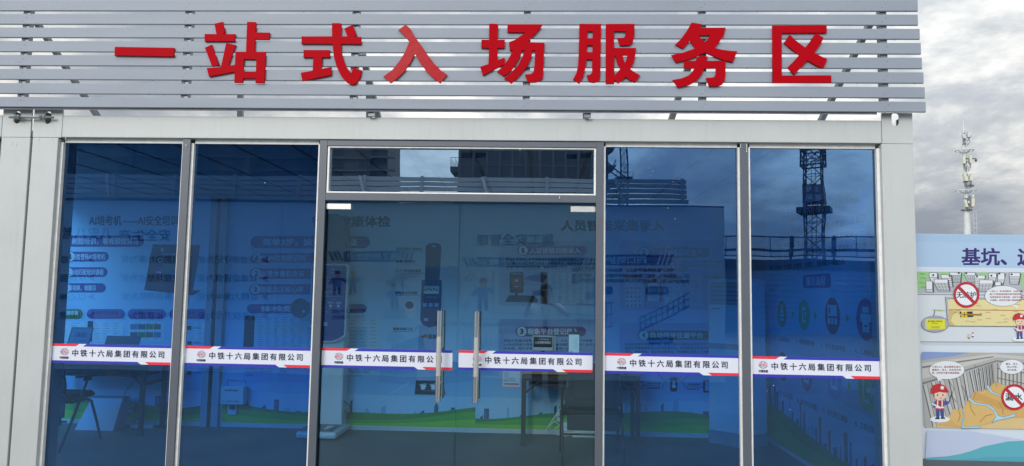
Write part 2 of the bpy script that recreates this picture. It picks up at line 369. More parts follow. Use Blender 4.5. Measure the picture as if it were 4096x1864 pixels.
# transom bead (proud white line all round)
for r in ((2.092, 2.324, 2.104, 2.647), (3.930, 2.324, 3.942, 2.647), (2.1045, 2.324, 3.9295, 2.333), (2.1045, 2.640, 3.9295, 2.648)):
    PB('sealant_bead', r[0], .020, r[1], r[2], .046, r[3], WHITE2)
# panes -------------------------------------------------------------------
def pane(name, x0, z0, x1, z1, m, y0=YG, th=.007, parent=None, label=None):
    me = bpy.data.meshes.new(name)
    vs = [(x0, y0, z0), (x1, y0, z0), (x1, y0+th, z0), (x0, y0+th, z0), (x0, y0, z1), (x1, y0, z1), (x1, y0+th, z1), (x0, y0+th, z1)]
    fs = [(0, 1, 5, 4), (2, 3, 7, 6), (0, 3, 2, 1), (4, 5, 6, 7), (1, 2, 6, 5), (3, 0, 4, 7)]
    me.from_pydata(vs, [], fs)
    for q in (m, GLASS_BACK, GLASS_EDGE): me.materials.append(q)
    me.polygons.foreach_set('material_index', [0, 1, 2, 2, 2, 2]); me.update()
    o = bpy.data.objects.new(name, me); COL.objects.link(o); o.parent = parent or house
    if label: o['label'] = label
    return o
pane('window_pane', .204, Z0, 1.069, 2.672, GLASS_FILM); pane('window_pane', 1.141, Z0, 2.034, 2.672, GLASS_FILM)
pane('window_pane', 4.009, Z0, 4.901, 2.672, GLASS_FILM); pane('window_pane', 4.984, Z0, 5.825, 2.672, GLASS_FILM)
pane('transom_pane', 2.105, 2.334, 3.929, 2.639, GLASS_TRANSOM, y0=.05, label='narrow blue transom pane over the double door')
for nm, a, b in (('l', 2.084, 3.0115), ('r', 3.0185, 3.948)):
    d = pane('glass_door', a, .17, b, 2.268, GLASS_DOOR)
    hx = P(1758, 1300, -.03)[0] if nm == 'l' else P(1907, 1300, -.03)[0]
    ztop, zbot = P(1758, 1243, -.03)[1], P(1746, 1607, -.03)[1]
    # door pull: one long tube outside, its twin inside, and two stand-offs through the glass
    q = MB(); sl = -.008 if nm == 'l' else -.008
    q.tube([(hx, -.03, ztop), (hx, -.03, ztop-.17)], .0185, CHROME, n=20); q.tube([(hx, -.03, ztop-.17), (hx, -.03, zbot+.17)], .0178, NICKEL, n=20)
    q.tube([(hx, -.03, zbot+.17), (hx, -.03, zbot)], .0185, CHROME, n=20)
    for z in (ztop-.1, zbot+.1): q.tube([(hx, -.03, z), (hx, .155, z)], .008, CHROME, n=10)
    q.build('door_handle', d, smooth=False)
    q = MB(); q.tube([(hx, .155, ztop), (hx, .155, zbot)], .0178, CHROME, n=20); q.build('door_handle', d)
    a0, a1 = ((2.0885, P(1405, 820, .04)[0]) if nm == 'l' else (P(2283, 830, .04)[0], 3.9435))
    bx('hinge_clamp', d, a0, .035, P(2330, 849, .04)[1], a1, .085, P(2330, 825, .04)[1], NICKEL, bevel=.003)
    bx('hinge_clamp', d, a0, .035, .172, a1, .085, .22, NICKEL, bevel=.003)
# black strips beside the doors
PB('dark_strip', 2.074, .075, FZ, 2.083, .10, 2.268, DARK); PB('dark_strip', 2.09, .066, 2.2685, 3.944, .09, 2.272, DARK)
# paint smears and drips left on the frame and glass
q = MB(); rr = random.Random(3)
sx, sz = P(340, 556, .055)
q.prism([(-.055, .004), (-.03, -.012), (-.022, -.006), (-.016, -.021), (-.01, -.012), (0, -.026), (.004, -.012), (.012, -.02), (.02, -.01), (.035, -.013), (.06, -.004), (.065, .006), (0, .010)], (sx, .052, sz), (1, 0, 0), (0, 0, 1), (0, .004, 0), WHITE2)
for (u, v, l) in ((155, 545, .028), (203, 545, .02), (262, 548, .012), (744, 575, .01), (2962, 575, .02), (2986, 575, .05), (2238, 783, .012), (2080, 593, .008), (48, 566, .012), (66, 572, .01)):
    a, b = P(u, v, -.002); q.tube([(a, -.0015, b), (a, -.0015, b-l), (a, -.002, b-l-.006)], [.0012, .0014, .0028], WHITE2, n=6)
for (u, v) in ((2595, 672), (2612, 685), (2692, 728), (2672, 832), (2700, 875), (2675, 990), (2602, 703), (1345, 663), (653, 910), (726, 579), (1060, 731), (3050, 1360), (3095, 1542), (3160, 1638), (3069, 1563), (765, 1020)):
    a, b = P(u, v, YG-.001); s_ = rr.uniform(.0012, .0027); q.sphere((a, YG-.001, b), s_, WHITE2, n=6, k=4, sc=(1, .3, 1.3))
tag(q.build('paint_splash', house), 'splashes and drips of white paint on frame and glass', kind='stuff')
# company stripes stuck on the glass
STW = S('#c6cad6', .4); STB = S('#2b2e9c', .4); STR = S('#d2283a', .4); STK = S('#15163a', .4); LOGOR = S('#c4202c'); LOGOB = S('#2a2f5e')
def stripe(parent, x0, x1, z0, z1, Y=YG-.0012):
    w, h = x1-x0, z1-z0; p = Pr((x0, Y, z0), step=.0002)
    p.mb.box(x0, Y, z0, x1, YG-.0003, z1, STW)
    t = .135*h; s = w/.9
    p.poly([(0, h), (0, h-t*.95), (.172*s, h-t*.95), (.200*s, h)], STR); p.poly([(.225*s, h-t), (.252*s, h), (w, h), (w, h-t)], STB)
    p.poly([(0, 0), (.665*s, 0), (.638*s, t), (0, t)], STB); p.poly([(.695*s, t), (w, t), (w, 0), (.722*s, 0)], STR)
    cx_, cz_, rx, rz = .087+(w-.852)*.75, .585*h, .029, .0205*1.15
    for f_ in (1.0, .55): p.ring(cx_, cz_, rx*f_, .0016, LOGOB, ry=rz)
    p.line([(cx_-rx, cz_), (cx_+rx, cz_)], .0014, LOGOB)
    for g_ in (-.55, .55): p.line([(cx_-rx*.82, cz_+rz*g_), (cx_+rx*.82, cz_+rz*g_)], .0012, LOGOB)
    p.poly([(cx_-rx*.8, cz_-.006), (cx_-rx*.2, cz_+.009), (cx_+rx*1.0, cz_+.008), (cx_+rx*.95, cz_-.006)], STW)
    p.text('CRCC', cx_-rx*.55, cz_+.0075, cx_+rx*.95, cz_-.0055, LOGOR, bold=.04)
    p.poly([(cx_-rx*1.0, cz_-.006), (cx_-rx*.65, cz_+.004), (cx_-rx*.45, cz_+.004), (cx_-rx*.6, cz_-.006)], LOGOR)
    p.text('中国铁建', cx_-rx*1.05, .345*h, cx_+rx*1.05, .225*h, STK, bold=.03)
    wx0 = .163+(w-.852)*.75; wx1 = wx0+.607; tt = '中铁十六局集团有限公司'; n_ = len(tt)
    for i, ch in enumerate(tt):
        c = wx0+(wx1-wx0)*(i/(n_-1)) ; vs, fs, bb = glyphs(ch, 0, 3); sc = .050
        # keep every glyph's own proportions inside its em square
        for e_, (dx, dy) in enumerate(((-.018, -.012), (.018, .012), (-.018, .012), (.018, -.012))):
            p.k = 9+e_*.3; p.raw([(c+(x+dx-.5)*sc*1.0, .525*h+(y+dy-.36)*sc) for x, y in vs], STK, fs)
    o = p.build('company_stripe', parent); return o
doors = [c for c in house.children if c.name.startswith('glass_door')]
panes = [c for c in house.children if c.name.startswith('window_pane')]
stripe(panes[0], .206, 1.058, 1.124, 1.257); stripe(panes[1], 1.142, 2.030, 1.124, 1.257); stripe(doors[0], 2.090, 2.985, 1.128, 1.261)
stripe(doors[1], 3.027, 3.930, 1.130, 1.262); stripe(panes[2], 4.010, 4.899, 1.127, 1.263); stripe(panes[3], 4.986, 5.823, 1.124, 1.260)
# ================================================================== NEIGHBOUR CONTAINER ON THE LEFT
nb = thing('neighbour_container', (-3, 0, 0), 'neighbouring white container joined on at the left edge of the picture', 'container')
def NBX(name, x0, y0, z0, x1, y1, z1, m, bevel=.004): return bx(name, nb, x0+3, y0, z0, x1+3, y1, z1, m, bevel=bevel)
NBX('corner_post', -.225, 0, 0, -.016, .21, ZB-.004, WHITE); NBX('roof_beam', -6.0, .004, ZB, -.232, .09, ZT, WHITE)
NBX('floor_beam', -6.0, .004, 0, -.226, .12, FZ-.012, WHITE)
c2 = casting(nb, -.225, -.018, P(68, 469, 0)[0], False); c2.location = (3, 0, 0)
NBX('joint_filler', -.014, .03, 0, -.002, .06, ZC-.06, DARK, 0)
NBX('sealant_strip', -.246, .03, FZ, -.2265, .058, 2.66, WHITE2, .001)
for i in range(3):
    a = -.247-(i+1)*.92
    o = pane('window_pane', a+3, FZ, a+.87+3, 2.672, GLASS_FILM, parent=nb); NBX('mullion', a-.045, .012, FZ, a-.004, .05, 2.69, GREY)
# tie rod between the two castings
tr = thing('tie_rod', (P(125, 469, -.03)[0], -.03, P(125, 469, -.03)[1]), 'galvanised threaded rod with nuts bolting the two container corners together', 'bolt')
x0 = P(37, 469, -.03)[0]-tr.location.x; x1 = P(213, 469, -.03)[0]-tr.location.x
MB().tube([(x0, 0, 0), (x1, 0, 0)], .0085, GALV, n=12).build('rod', tr, smooth=True)
for u in (64, 75, 164, 177):
    c = P(u, 469, -.03)[0]-tr.location.x; MB().tube([(c-.008, 0, 0), (c+.008, 0, 0)], .0165, GALV, n=6).build('nut', tr)
# ================================================================== SLATTED PARAPET
scr = thing('slatted_screen', (3, -.03, 2.9), 'screen of long silver-grey slats on the container roof behind the red characters', 'screen')
rights = [3671, 3672, 3679, 3684, 3688, 3694, 3699, 3703]
tops = [0, 56, 112, 167, 224.6, 282, 340, 397]; bots = [45, 100, 155, 213, 270, 327, 385, 440]
SY0, SY1 = -.062, -.048
for i in range(8):
    zt = P(2000, tops[i], SY0)[1]; zb = P(2000, bots[i]-1, SY0)[1]
    if i == 0: zt = zb+.081
    xr = P(rights[i], bots[i]-20, SY0)[0]
    q = MB(); n = 60; xa = -1.8; rr = random.Random(i)
    # long tube, its face very slightly wavy as rolled aluminium is
    ph = rr.uniform(0, 6); rows = []
    for j in range(n+1):
        x = xa+(xr-xa)*j/n; w = .0006*math.sin(x*2.1+ph)+.0003*math.sin(x*6.3+ph*2)
        rows += [(x, SY0+w+.004, zb), (x, SY0+w, zb+.004), (x, SY0+w*1.4, (zb+zt)/2), (x, SY0+w, zt-.004), (x, SY0+w+.004, zt), (x, SY1, zt), (x, SY1, zb)]
    fs = []
    for j in range(n):
        for k in range(7): fs.append((j*7+k, j*7+(k+1) % 7, (j+1)*7+(k+1) % 7, (j+1)*7+k))
    fs.append(tuple(range(6, -1, -1))); fs.append(tuple(n*7+k for k in range(7)))
    q.add([(a-3, b+.03, c-2.9) for a, b, c in rows], fs, SLAT)
    o = q.build('slat', scr)
    bm = bmesh.new(); bm.from_mesh(o.data); bmesh.ops.recalc_face_normals(bm, faces=bm.faces); bm.to_mesh(o.data); bm.free()
    # rain drops and grime hanging along the lower edge
    q = MB()
    for _ in range(60 if i < 7 else 110):
        x = rr.uniform(-.4, xr-.05); q.sphere((x-3, SY0+rr.uniform(.002, .012)+.03, zb-.0005-2.9), rr.uniform(.0015, .0035), SLATD, n=5, k=4)
    tag(q.build('drops', scr), kind='stuff')
def scpost(u, v0, v1, w, name='upright', Y=.0):
    a, z1 = P(u, v0, Y); a2, z0 = P(u, v1, Y)
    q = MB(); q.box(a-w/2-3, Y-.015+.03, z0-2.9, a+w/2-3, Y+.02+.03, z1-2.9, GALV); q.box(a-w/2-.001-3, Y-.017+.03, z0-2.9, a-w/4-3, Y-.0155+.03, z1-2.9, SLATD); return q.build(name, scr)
zt = 3.66; zb8_ = P(2000, 440, SY0)[1]+.01
for u in (112, 757, 1424, 2107, 2805, 3524):
    a = P(u, 250, 0)[0]
    for nm, x0_, x1_, m_ in (('upright', -.024, .024, GALV),):
        q = MB(); q.box(a+x0_-3, -.012, ZC-2.9+.002 if u in (112, 3524) else zb8_-2.9, a+x1_-3, .03, zt-2.9, GALV)
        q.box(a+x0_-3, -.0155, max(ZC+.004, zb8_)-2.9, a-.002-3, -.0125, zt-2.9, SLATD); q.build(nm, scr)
# raking struts: run down and back to the far side of the roof, seen through the gaps
for (ut, vt, ub, vb) in ((150, 95, 380, 450), (1450, 215, 1512, 465), (2760, 245, 2688, 470), (3480, 95, 3290, 470), (1475, 300, 1480, 465), (2340, 440, 2350, 472), (962, 375, 965, 462)):
    a, z1 = P(ut, vt, .05); b, z0 = P(ub, vb, .5)
    z1 = min(z1, 3.6)
    if ut == ub or abs(ut-ub) < 12: q = MB(); a, z1 = P(ut, vt, .45); b, z0 = P(ub, vb, .45); q.bar((a-3, .48, z1-2.9), (b-3, .48, z0-2.9-.15), .04, .03, GALV)
    else: q = MB(); d = Vector((b-a, .45, z0-z1)); e_ = Vector((b, .5, z0))+d*.25; q.bar((a-3, .08, z1-2.9), (e_.x-3, e_.y+.03, e_.z-2.9), .042, .03, GALV)
    q.build('strut', scr)
for (u0, v) in ((110, 455), (1424, 465), (2107, 470)):
    pass
q = MB()
for i in range(8):
    zc = P(2000, (tops[i]+bots[i])/2, SY0)[1]
    for u in (112, 757, 1424, 2107, 2805, 3524):
        a = P(u, 250, 0)[0]
        for s in (-.012, .012): q.sphere((a+s-3, SY0+.03-.001, zc-2.9+s), .0032, GALV, n=6, k=4, sc=(1, .5, 1))
tag(q.build('screw', scr), kind='stuff')
# dark angle iron under the lowest slat
zb8 = P(2000, 440, SY0)[1]
q = MB(); q.box(-1.7-3, -.0175, zb8-.012-2.9, 5.80-3, -.0135, zb8+.02-2.9, SLATD); q.box(5.801-3, -.0175, zb8+.003-2.9, 6.06-3, -.0135, zb8+.02-2.9, SLATD); q.build('bottom_rail', scr)
for u in (1488, 2350):
    a = P(u, 460, -.01)[0]; q = MB(); q.box(a-.022-3, .0, ZT-2.9, a+.022-3, .02, zb8-2.9, GALV); q.build('foot_bracket', scr)
# ================================================================== RED CHARACTERS
CH = {
'一': (0, [[(960,391),(1457,399),(1454,473),(957,464)]], 'single horizontal stroke, leftmost of the sign, before the character 站'),
'站': (0, [[(1793,197),(1863,181),(1883,272),(1862,284),(1968,284),(1966,346),(1711,345),(1712,283),(1811,284)],
  [(1713,398),(1770,372),(1831,542),(1775,558)],
  [(1892,358),(1972,376),(1910,549),(1965,541),(1970,433),(2058,433),(2067,182),(2138,183),(2146,196),(2138,270),(2256,272),(2255,331),(2134,330),(2131,434),(2223,434),(2213,695),(2137,693),(2139,654),(2036,655),(2031,692),(1960,690),(1963,600),(1748,641),(1729,568),(1848,560)],
  [(2041,495),(2144,496),(2141,598),(2036,597)]], 'second of the sign, with a small square opening low at its right'),
'式': (1000, [[(685,192),(757,193),(767,202),(760,303),(815,303),(788,238),(857,206),(891,290),(872,305),(931,308),(930,369),(762,367),(765,430),(778,490),(800,550),(838,605),(848,608),(862,562),(897,578),(934,587),(925,635),(905,680),(875,706),(845,708),(810,690),(765,640),(725,560),(700,470),(690,367),(430,366),(430,304),(686,303)],
  [(447,417),(668,418),(667,480),(603,480),(599,575),(681,560),(680,628),(560,652),(438,678),(423,608),(523,590),(528,480),(446,480)]], 'third of the sign, with a long hooked stroke at its right'),
'入': (1000, [[(1302,205),(1340,238),(1375,300),(1430,375),(1480,450),(1540,530),(1600,590),(1650,625),(1592,696),(1540,658),(1480,600),(1425,525),(1380,448),(1345,520),(1290,600),(1230,658),(1177,695),(1115,640),(1190,585),(1250,510),(1295,440),(1333,348),(1290,295),(1241,250)]], 'fourth of the sign, two legs only, its face wet and shining'),
'场': (2000, [[(-91,197),(-28,198),(-15,204),(-20,331),(40,331),(38,401),(-21,402),(-21,503),(38,480),(40,535),(-143,631),(-168,558),(-97,535),(-92,402),(-157,400),(-156,331),(-92,331)],
  [(62,202),(357,202),(335,240),(228,352),(372,357),(365,560),(358,650),(335,675),(300,688),(235,690),(208,622),(260,618),(280,600),(290,540),(293,420),(272,422),(262,480),(225,560),(165,630),(95,698),(35,655),(90,610),(150,545),(190,470),(205,418),(185,420),(170,470),(120,555),(80,605),(32,638),(-25,597),(15,565),(65,500),(108,422),(82,420),(74,352),(130,330),(215,269),(62,268)]], 'fifth of the sign, with three slanting strokes at its right'),
'服': (2000, [[(665,198),(847,199),(840,620),(835,665),(820,683),(785,692),(745,685),(725,628),(755,625),(772,605),(772,498),(725,497),(718,560),(700,630),(665,701),(612,662),(640,610),(655,540),(660,430)],
  [(733,262),(778,263),(776,320),(729,319)],[(729,379),(776,379),(774,436),(727,435)],
  [(886,199),(1127,198),(1124,310),(1112,355),(1085,378),(1005,380),(980,316),(1035,314),(1050,300),(1050,262),(956,262),(955,400),(1139,400),(1135,450),(1120,520),(1092,578),(1130,605),(1173,628),(1130,693),(1085,668),(1052,645),(990,698),(957,668),(955,702),(886,702)],
  [(957,470),(968,470),(980,520),(1007,578),(957,628)],[(1028,462),(1066,462),(1065,480),(1046,525),(1035,500)]], 'sixth of the sign, a ladder-like left half with two openings'),
'务': (2000, [[(1605,187),(1690,200),(1675,231),(1890,230),(1870,300),(1835,355),(1797,400),(1860,415),(1925,424),(1988,428),(1950,520),(1870,503),(1800,475),(1714,438),(1650,470),(1570,500),(1474,523),(1434,460),(1530,440),(1638,402),(1610,370),(1590,340),(1560,375),(1532,406),(1467,372),(1515,325),(1560,265)],
  [(1666,295),(1758,295),(1745,320),(1716,350),(1685,325)],
  [(1650,480),(1690,463),(1742,473),(1728,508),(1890,508),(1888,620),(1880,680),(1860,708),(1825,720),(1752,721),(1725,650),(1775,648),(1800,640),(1808,615),(1808,571),(1712,572),(1690,620),(1640,680),(1580,712),(1490,730),(1445,668),(1520,655),(1580,630),(1615,595),(1628,571),(1542,570),(1542,509),(1640,508)]], 'seventh of the sign, a wide roof-like cross over a hooked base'),
'区': (3000, [[(188,214),(643,210),(645,270),(635,274),(267,276),(268,631),(682,629),(682,691),(192,693)],
  [(335,287),(370,325),(420,365),(465,397),(505,345),(553,275),(619,316),(585,380),(541,440),(595,470),(649,492),(615,573),(550,545),(484,505),(430,565),(371,624),(315,564),(370,510),(414,460),(350,412),(285,358)]], 'rightmost of the sign, an open box with an X inside'),
}
LY = -.071
for i, (c, (ox, loops, desc)) in enumerate(CH.items()):
    cu = bpy.data.curves.new('sign_character', 'CURVE'); cu.dimensions = '2D'; cu.fill_mode = 'BOTH'; cu.extrude = .0055; cu.bevel_depth = .0016; cu.bevel_resolution = 1; cu.offset = -.0014
    allp = [[P(ox+a/2.0929, b/2.0929, LY-.008) for a, b in lp] for lp in loops]
    mx_ = sum(p[0] for p in allp[0])/len(allp[0]); mz_ = sum(p[1] for p in allp[0])/len(allp[0])
    for lp in allp:
        s = cu.splines.new('POLY'); s.points.add(len(lp)-1); s.use_cyclic_u = True
        for j, (a, b) in enumerate(lp): s.points[j].co = (a-mx_, b-mz_, 0, 1)
    t_ = bpy.data.objects.new('t', cu); me = bpy.data.meshes.new_from_object(t_); bpy.data.objects.remove(t_)
    me.transform(Matrix.Rotation(math.pi/2, 4, 'X')); me.materials.clear()
    REDW = RED
    if c == '入':
        REDW = mat('red acrylic glossy', (.33, .003, .008), .4, var=.05, scale=5, spec=.12, coat=.10, bump=.35)  # extra coat on this character alone imitates the sky glare on it
        t = REDW.node_tree; b = t.nodes['Principled BSDF']; b.inputs['Coat Roughness'].default_value = .22
    me.materials.append(REDW)
    o = bpy.data.objects.new('sign_character', me); COL.objects.link(o); o.location = (mx_, LY, mz_)
    tag(o, 'red raised character %s, %s' % (c, desc), 'sign character', 'red characters on the slatted screen')
# ================================================================== TELECOM MAST
D = 100
tw = thing('telecom_mast', (P(3870, 940, D)[0], D, 0), 'tall white telecom mast with antenna panels and ring platforms against the clouds', 'mast')
OX = tw.location.x
MASTM = mat('mast paint', (.42, .45, .45), .5, var=.08, scale=1)
PANT = mat('antenna radome', (.46, .47, .38), .5, var=.05)
DKM = mat('dark bracket steel', (.08, .09, .1), .6)
def TP(a, b): x, z = P(3700+a/1.954, 400+b/1.954, D); return x-OX, z
def cxz(b):  # vertical mast: centre line
    return 0.0, TP(310, b)[1]
s_ = D/FPX/1.954*1.035
def mtube(b0, b1, w0, w1, name, m=MASTM):
    q = MB(); q.tube([(0, 0, cxz(b1)[1]), (0, 0, cxz(b0)[1])], [w1*s_/2, w0*s_/2], m, n=16); return q.build(name, tw, smooth=False)
X0 = TP(326, 560)[0]
mtube(250, 430, 22, 25, 'mast_section'); mtube(430, 860, 27, 33, 'mast_section'); q = MB(); q.tube([(0, 0, 0), (0, 0, cxz(860)[1])], [.85, 38*s_/2], MASTM, n=16); q.build('mast_section', tw)
q = MB(); q.tube([(0, 0, cxz(250)[1]), (0, 0, cxz(150)[1])], [.13, .02], MASTM, n=8); q.build('lightning_rod', tw)
for b, w in ((258, 27), (345, 28), (432, 31), (440, 31), (490, 32), (585, 38), (640, 36), (775, 40), (790, 42), (935, 42)):
    q = MB(); z = cxz(b)[1]; q.tube([(0, 0, z-.06), (0, 0, z+.06)], w*s_/2, DKM if w % 2 == 0 else MASTM, n=16); q.build('flange', tw)
for b, w, h in ((395, 122, 22), (708, 138, 22), (860, 72, 4)):
    q = MB(); z = cxz(b)[1]; R_ = w*s_/2; n = 32
    q.tube([(R_*math.cos(2*math.pi*k/n), R_*math.sin(2*math.pi*k/n), z) for k in range(n+1)], .08, MASTM if h > 5 else DKM, n=6, cap=False)
    q.tube([(R_*.55*math.cos(2*math.pi*k/n), R_*.55*math.sin(2*math.pi*k/n), z-.1) for k in range(n+1)], .05, MASTM, n=6, cap=False)
    for k in range(8):
        a = k*math.pi/4+.2; q.bar((.3*math.cos(a), .3*math.sin(a), z-h*s_), (R_*math.cos(a), R_*math.sin(a), z), .09, .09, MASTM if h > 5 else DKM)
    q.build('ring_platform', tw)
for (a0, a1, b0, b1, dx, m_) in ((280, 300, 447, 505, 0, PANT), (333, 350, 442, 500, 0, PANT), (285, 308, 583, 640, .12, PANT), (345, 366, 578, 637, -.12, PANT), (292, 310, 783, 843, .12, PANT), (352, 373, 773, 838, -.05, PANT), (275, 298, 277, 310, .06, MASTM), (316, 338, 270, 300, 0, MASTM), (302, 316, 752, 775, 0, MASTM), (350, 367, 745, 770, 0, MASTM), (344, 366, 667, 682, 0, DKM), (319, 333, 795, 812, 0, MASTM)):
    b = (b0+b1)/2; cxx = 310+(b-250)*35/790
    x0_, x1_ = (a0-cxx)*s_, (a1-cxx)*s_; z1_, z0_ = cxz(b0)[1], cxz(b1)[1]
    q = MB(); q.hexa([(x0_+dx*2, -.9, z0_), (x1_+dx*2, -.9, z0_), (x1_+dx*2, -.45, z0_), (x0_+dx*2, -.45, z0_)], [(x0_, -.9, z1_), (x1_, -.9, z1_), (x1_, -.45, z1_), (x0_, -.45, z1_)], m_)
    q.bar(((x0_+x1_)/2, -.6, (z0_*.3+z1_*.7)), (0, 0, (z0_*.3+z1_*.7)), .08, .08, DKM); q.bar(((x0_+x1_)/2, -.6, (z0_*.7+z1_*.3)), (0, 0, (z0_*.7+z1_*.3)), .08, .08, DKM)
    q.build('antenna_panel', tw, bevel=.04)
for (a1, b, dr) in ((395, 460, 18), (350, 275, 14)):
    cxx = 310+(b-250)*35/790; xe = (a1-cxx)*s_; z = cxz(b)[1]
    q = MB(); q.bar((0, -.3, z), (xe, -.3, z), .12, .12, DKM); q.bar((.4, -.3, z-.5), (xe*.8, -.3, z), .06, .06, DKM); q.sphere((xe, -.3, z-dr*s_*.7), .17, DKM, n=8, k=6, sc=(1, 1, 1.5)); q.build('camera_arm', tw)
rc = random.Random(5); q = MB()
for b in (300, 330, 510, 530, 645, 660, 680, 800, 820, 840):
    z = cxz(b)[1]; w = 16*s_
    for sgn in (-1, 1):
        q.tube([(sgn*w*.5, -.5, z+.8), (sgn*(w*.5+.35), -.6, z), (sgn*w*.45, -.55, z-.6), (sgn*w*.3, -.5, z-.2)], .05, DKM, n=5)
tag(q.build('cable_loop', tw), kind='stuff')
q = MB(); z0_, z1_ = 0, cxz(868)[1]
for xx in (.85, 1.2): q.bar((xx, -.2, z0_), (xx, -.2, z1_), .05, .05, MASTM)
for k in range(int((z1_-1)/.7)): q.bar((.85, -.2, 1+k*.7), (1.2, -.2, 1+k*.7), .05, .05, DKM)
q.build('ladder', tw)
# ================================================================== POSTERS ON THE REAR WALL OF THE ROOM
SKYB = S('#c4e4fc'); HILL1 = S('#58b03a'); HILL2 = S('#8ccc3c'); HILL3 = S('#3c8f38'); CITY = S('#2c5b7c'); CITY2 = S('#6fb6d8'); PURP = S('#473a94'); PURL = S('#7c5fa8'); WHT = S('#f2f6fb'); INKD = S('#16204a'); NAVY = S('#182c5e')
PLUM = S('#6a4a8e'); CARD = S('#a9bfe6'); SCRN = S('#e4eef8'); ORNG = S('#d0482a'); TEAL = S('#2f8fb0'); DARKD = S('#20242e'); MIDB = S('#7fb4e0'); OLIVE = S('#7a8a44')
YW = YB-.004
def mpW(u, v): return P(u, v, YW)
def wallposter(x0, x1, z0, z1, label):
    p = Pr((0, YW, 0), mp=mpW, step=.00003)
    p.mb.box(x0, YW, z0, x1, YB-.0005, z1, SKYB)
    return p
def hills(p, x0, x1, zb, seed=0, rise=.16):
    """sky bands, skyline and green hill along the foot of the poster, in metres"""
    rr = random.Random(seed); L_ = x1-x0; st = p.mp; p.mp = None
    p.raw([(x0, zb+.30), (x1, zb+.30), (x1, zb+.62+.06*math.sin(seed)), (x0+L_*.7, zb+.78), (x0+L_*.45, zb+.83), (x0+L_*.2, zb+.74), (x0, zb+.6)], MIDB)
    p.raw([(x0, zb+.20), (x1, zb+.20), (x1, zb+.5), (x0+L_*.8, zb+.44), (x0+L_*.5, zb+.48), (x0+L_*.25, zb+.58), (x0, zb+.55)], S('#8fc3e8'))
    p.raw([(x0, zb+.0), (x1, zb+.0), (x1, zb+.33), (x0, zb+.33)], S('#a9d2ec'))
    def hz(x): t = (x-x0)/L_; return zb+rise+.05*math.sin(t*5+seed)+.02*math.sin(t*11+seed)
    x = x0+.05
    while x < x1-.12:
        w = rr.uniform(.025, .07); h = rr.choice([.03, .04, .06, .09, .14]); b = hz(x)-.03; k = rr.random(); m_ = CITY if rr.random() < .7 else CITY2
        if k < .25: p.raw([(x, b), (x+w, b), (x+w, b+h), (x+w/2, b+h+.05), (x, b+h)], m_)
        elif k < .5: p.raw([(x, b), (x+w, b), (x+w, b+h+.03), (x, b+h)], m_)
        else: p.raw([(x, b), (x+w, b), (x+w, b+h), (x, b+h)], m_)
        if h > .09:
            for j in range(int(h/.03)): p.raw([(x+w*.3, b+.04+j*.022), (x+w*.5, b+.04+j*.022), (x+w*.5, b+.046+j*.022), (x+w*.3, b+.046+j*.022)], CARD); p.k -= 1
        x += w+rr.uniform(.01, .16)
    n = 24; pts = [(x0+L_*i/n, hz(x0+L_*i/n)) for i in range(n+1)]
    p.raw([(x0, zb), (x1, zb)]+pts[::-1], HILL3)
    p.raw([(x0, zb), (x1, zb)]+[(x, zb+(z-zb)*(.62+.18*math.sin(3*(x-x0)))) for x, z in pts[::-1]], HILL1)
    p.raw([(x0, zb), (x1, zb)]+[(x, zb+(z-zb)*(.30+.12*math.cos(2.3*(x-x0)))) for x, z in pts[::-1]], HILL2)
    p.mp = st
def pilltext(p, u0, v0, u1, v1, num, t, tu0, tu1, m=PURP, bold=.02):
    p.pill(u0, v0, u1, v1, m); h = v1-v0
    if num:
        cx_ = u0+h*.62; p.disc(cx_, (v0+v1)/2, h*.5, WHT); p.ring(cx_, (v0+v1)/2, h*.55, h*.07, m); p.text(num, cx_-h*.14, v0+h*.24, cx_+h*.14, v1-h*.24, INKD, bold=.05)
    p.text(t, tu0, v0+h*.2, tu1, v1-h*.2, WHT, bold=bold)
def lines(p, u0, v0, u1, txts, dv, h, m=INKD, slope=0., bold=.01):
    for i, t in enumerate(txts):
        w = (u1-u0)*min(1, len(t)/max(len(q) for q in txts)); p.k = max(p.k, 3); p.text(t, u0, v0+dv*i, u0+w, v0+dv*i+h, m, bold=bold, res=1)
def sheet(p, u0, v0, u1, v1, rows, cols=1, m=SCRN, seed=0, ink_=None, bar=False):
    rr = random.Random(seed); p.rect(u0, v0, u1, v1, m)
    if bar: p.rect(u0, v0, u0+(u1-u0)*.12, v1, DARKD)
    k0 = p.k
    for i in range(rows):
        v = v0+(v1-v0)*(i+.8)/(rows+1)
        for j in range(cols):
            a = u0+(u1-u0)*((j+.6)/(cols+.6)); w = (u1-u0)/(cols+.6)*rr.uniform(.3, .7); p.k = k0; p.rect(a, v, a+w, v+max(1.6, (v1-v0)*.012), ink_ or INKD)
    p.k = k0+1
ZF = FZ+.045; ZCL = 2.655
# --- poster 1: exam machine
x0_, x1_ = -1.94, -.115
p = wallposter(x0_, x1_, ZF, ZCL, '')
hills(p, x0_, x1_, ZF, 1, .2)
p.text('AI培考机——AI安全培训', 357, 862, 712, 901, INKD, bold=.035)
pilltext(p, 262, 942, 576, 987, None, '刷脸培训，看视频做题目', 288, 552)
pilltext(p, 256, 1007, 435, 1046, '1', '扫脸登陆AI培考机', 290, 420)
pilltext(p, 248, 1069, 430, 1108, '2', '自动匹配培训课程', 282, 414)
pilltext(p, 243, 1133, 423, 1170, '3', '看视频，做题目', 274, 382)
p.poly([(611, 977), (800, 980), (790, 1060), (772, 1160), (806, 1162), (770, 1182), (577, 1160), (590, 1090)], S('#39304a'))
p.poly([(622, 1064), (710, 1072), (702, 1100), (618, 1096)], PURP); p.poly([(652, 1054), (705, 1058), (700, 1096), (648, 1092)], S('#2f7d6e')); p.text('AI培考机—安全教育', 648, 1013, 708, 1021, CARD); p.disc(650, 1000, 7, CARD)
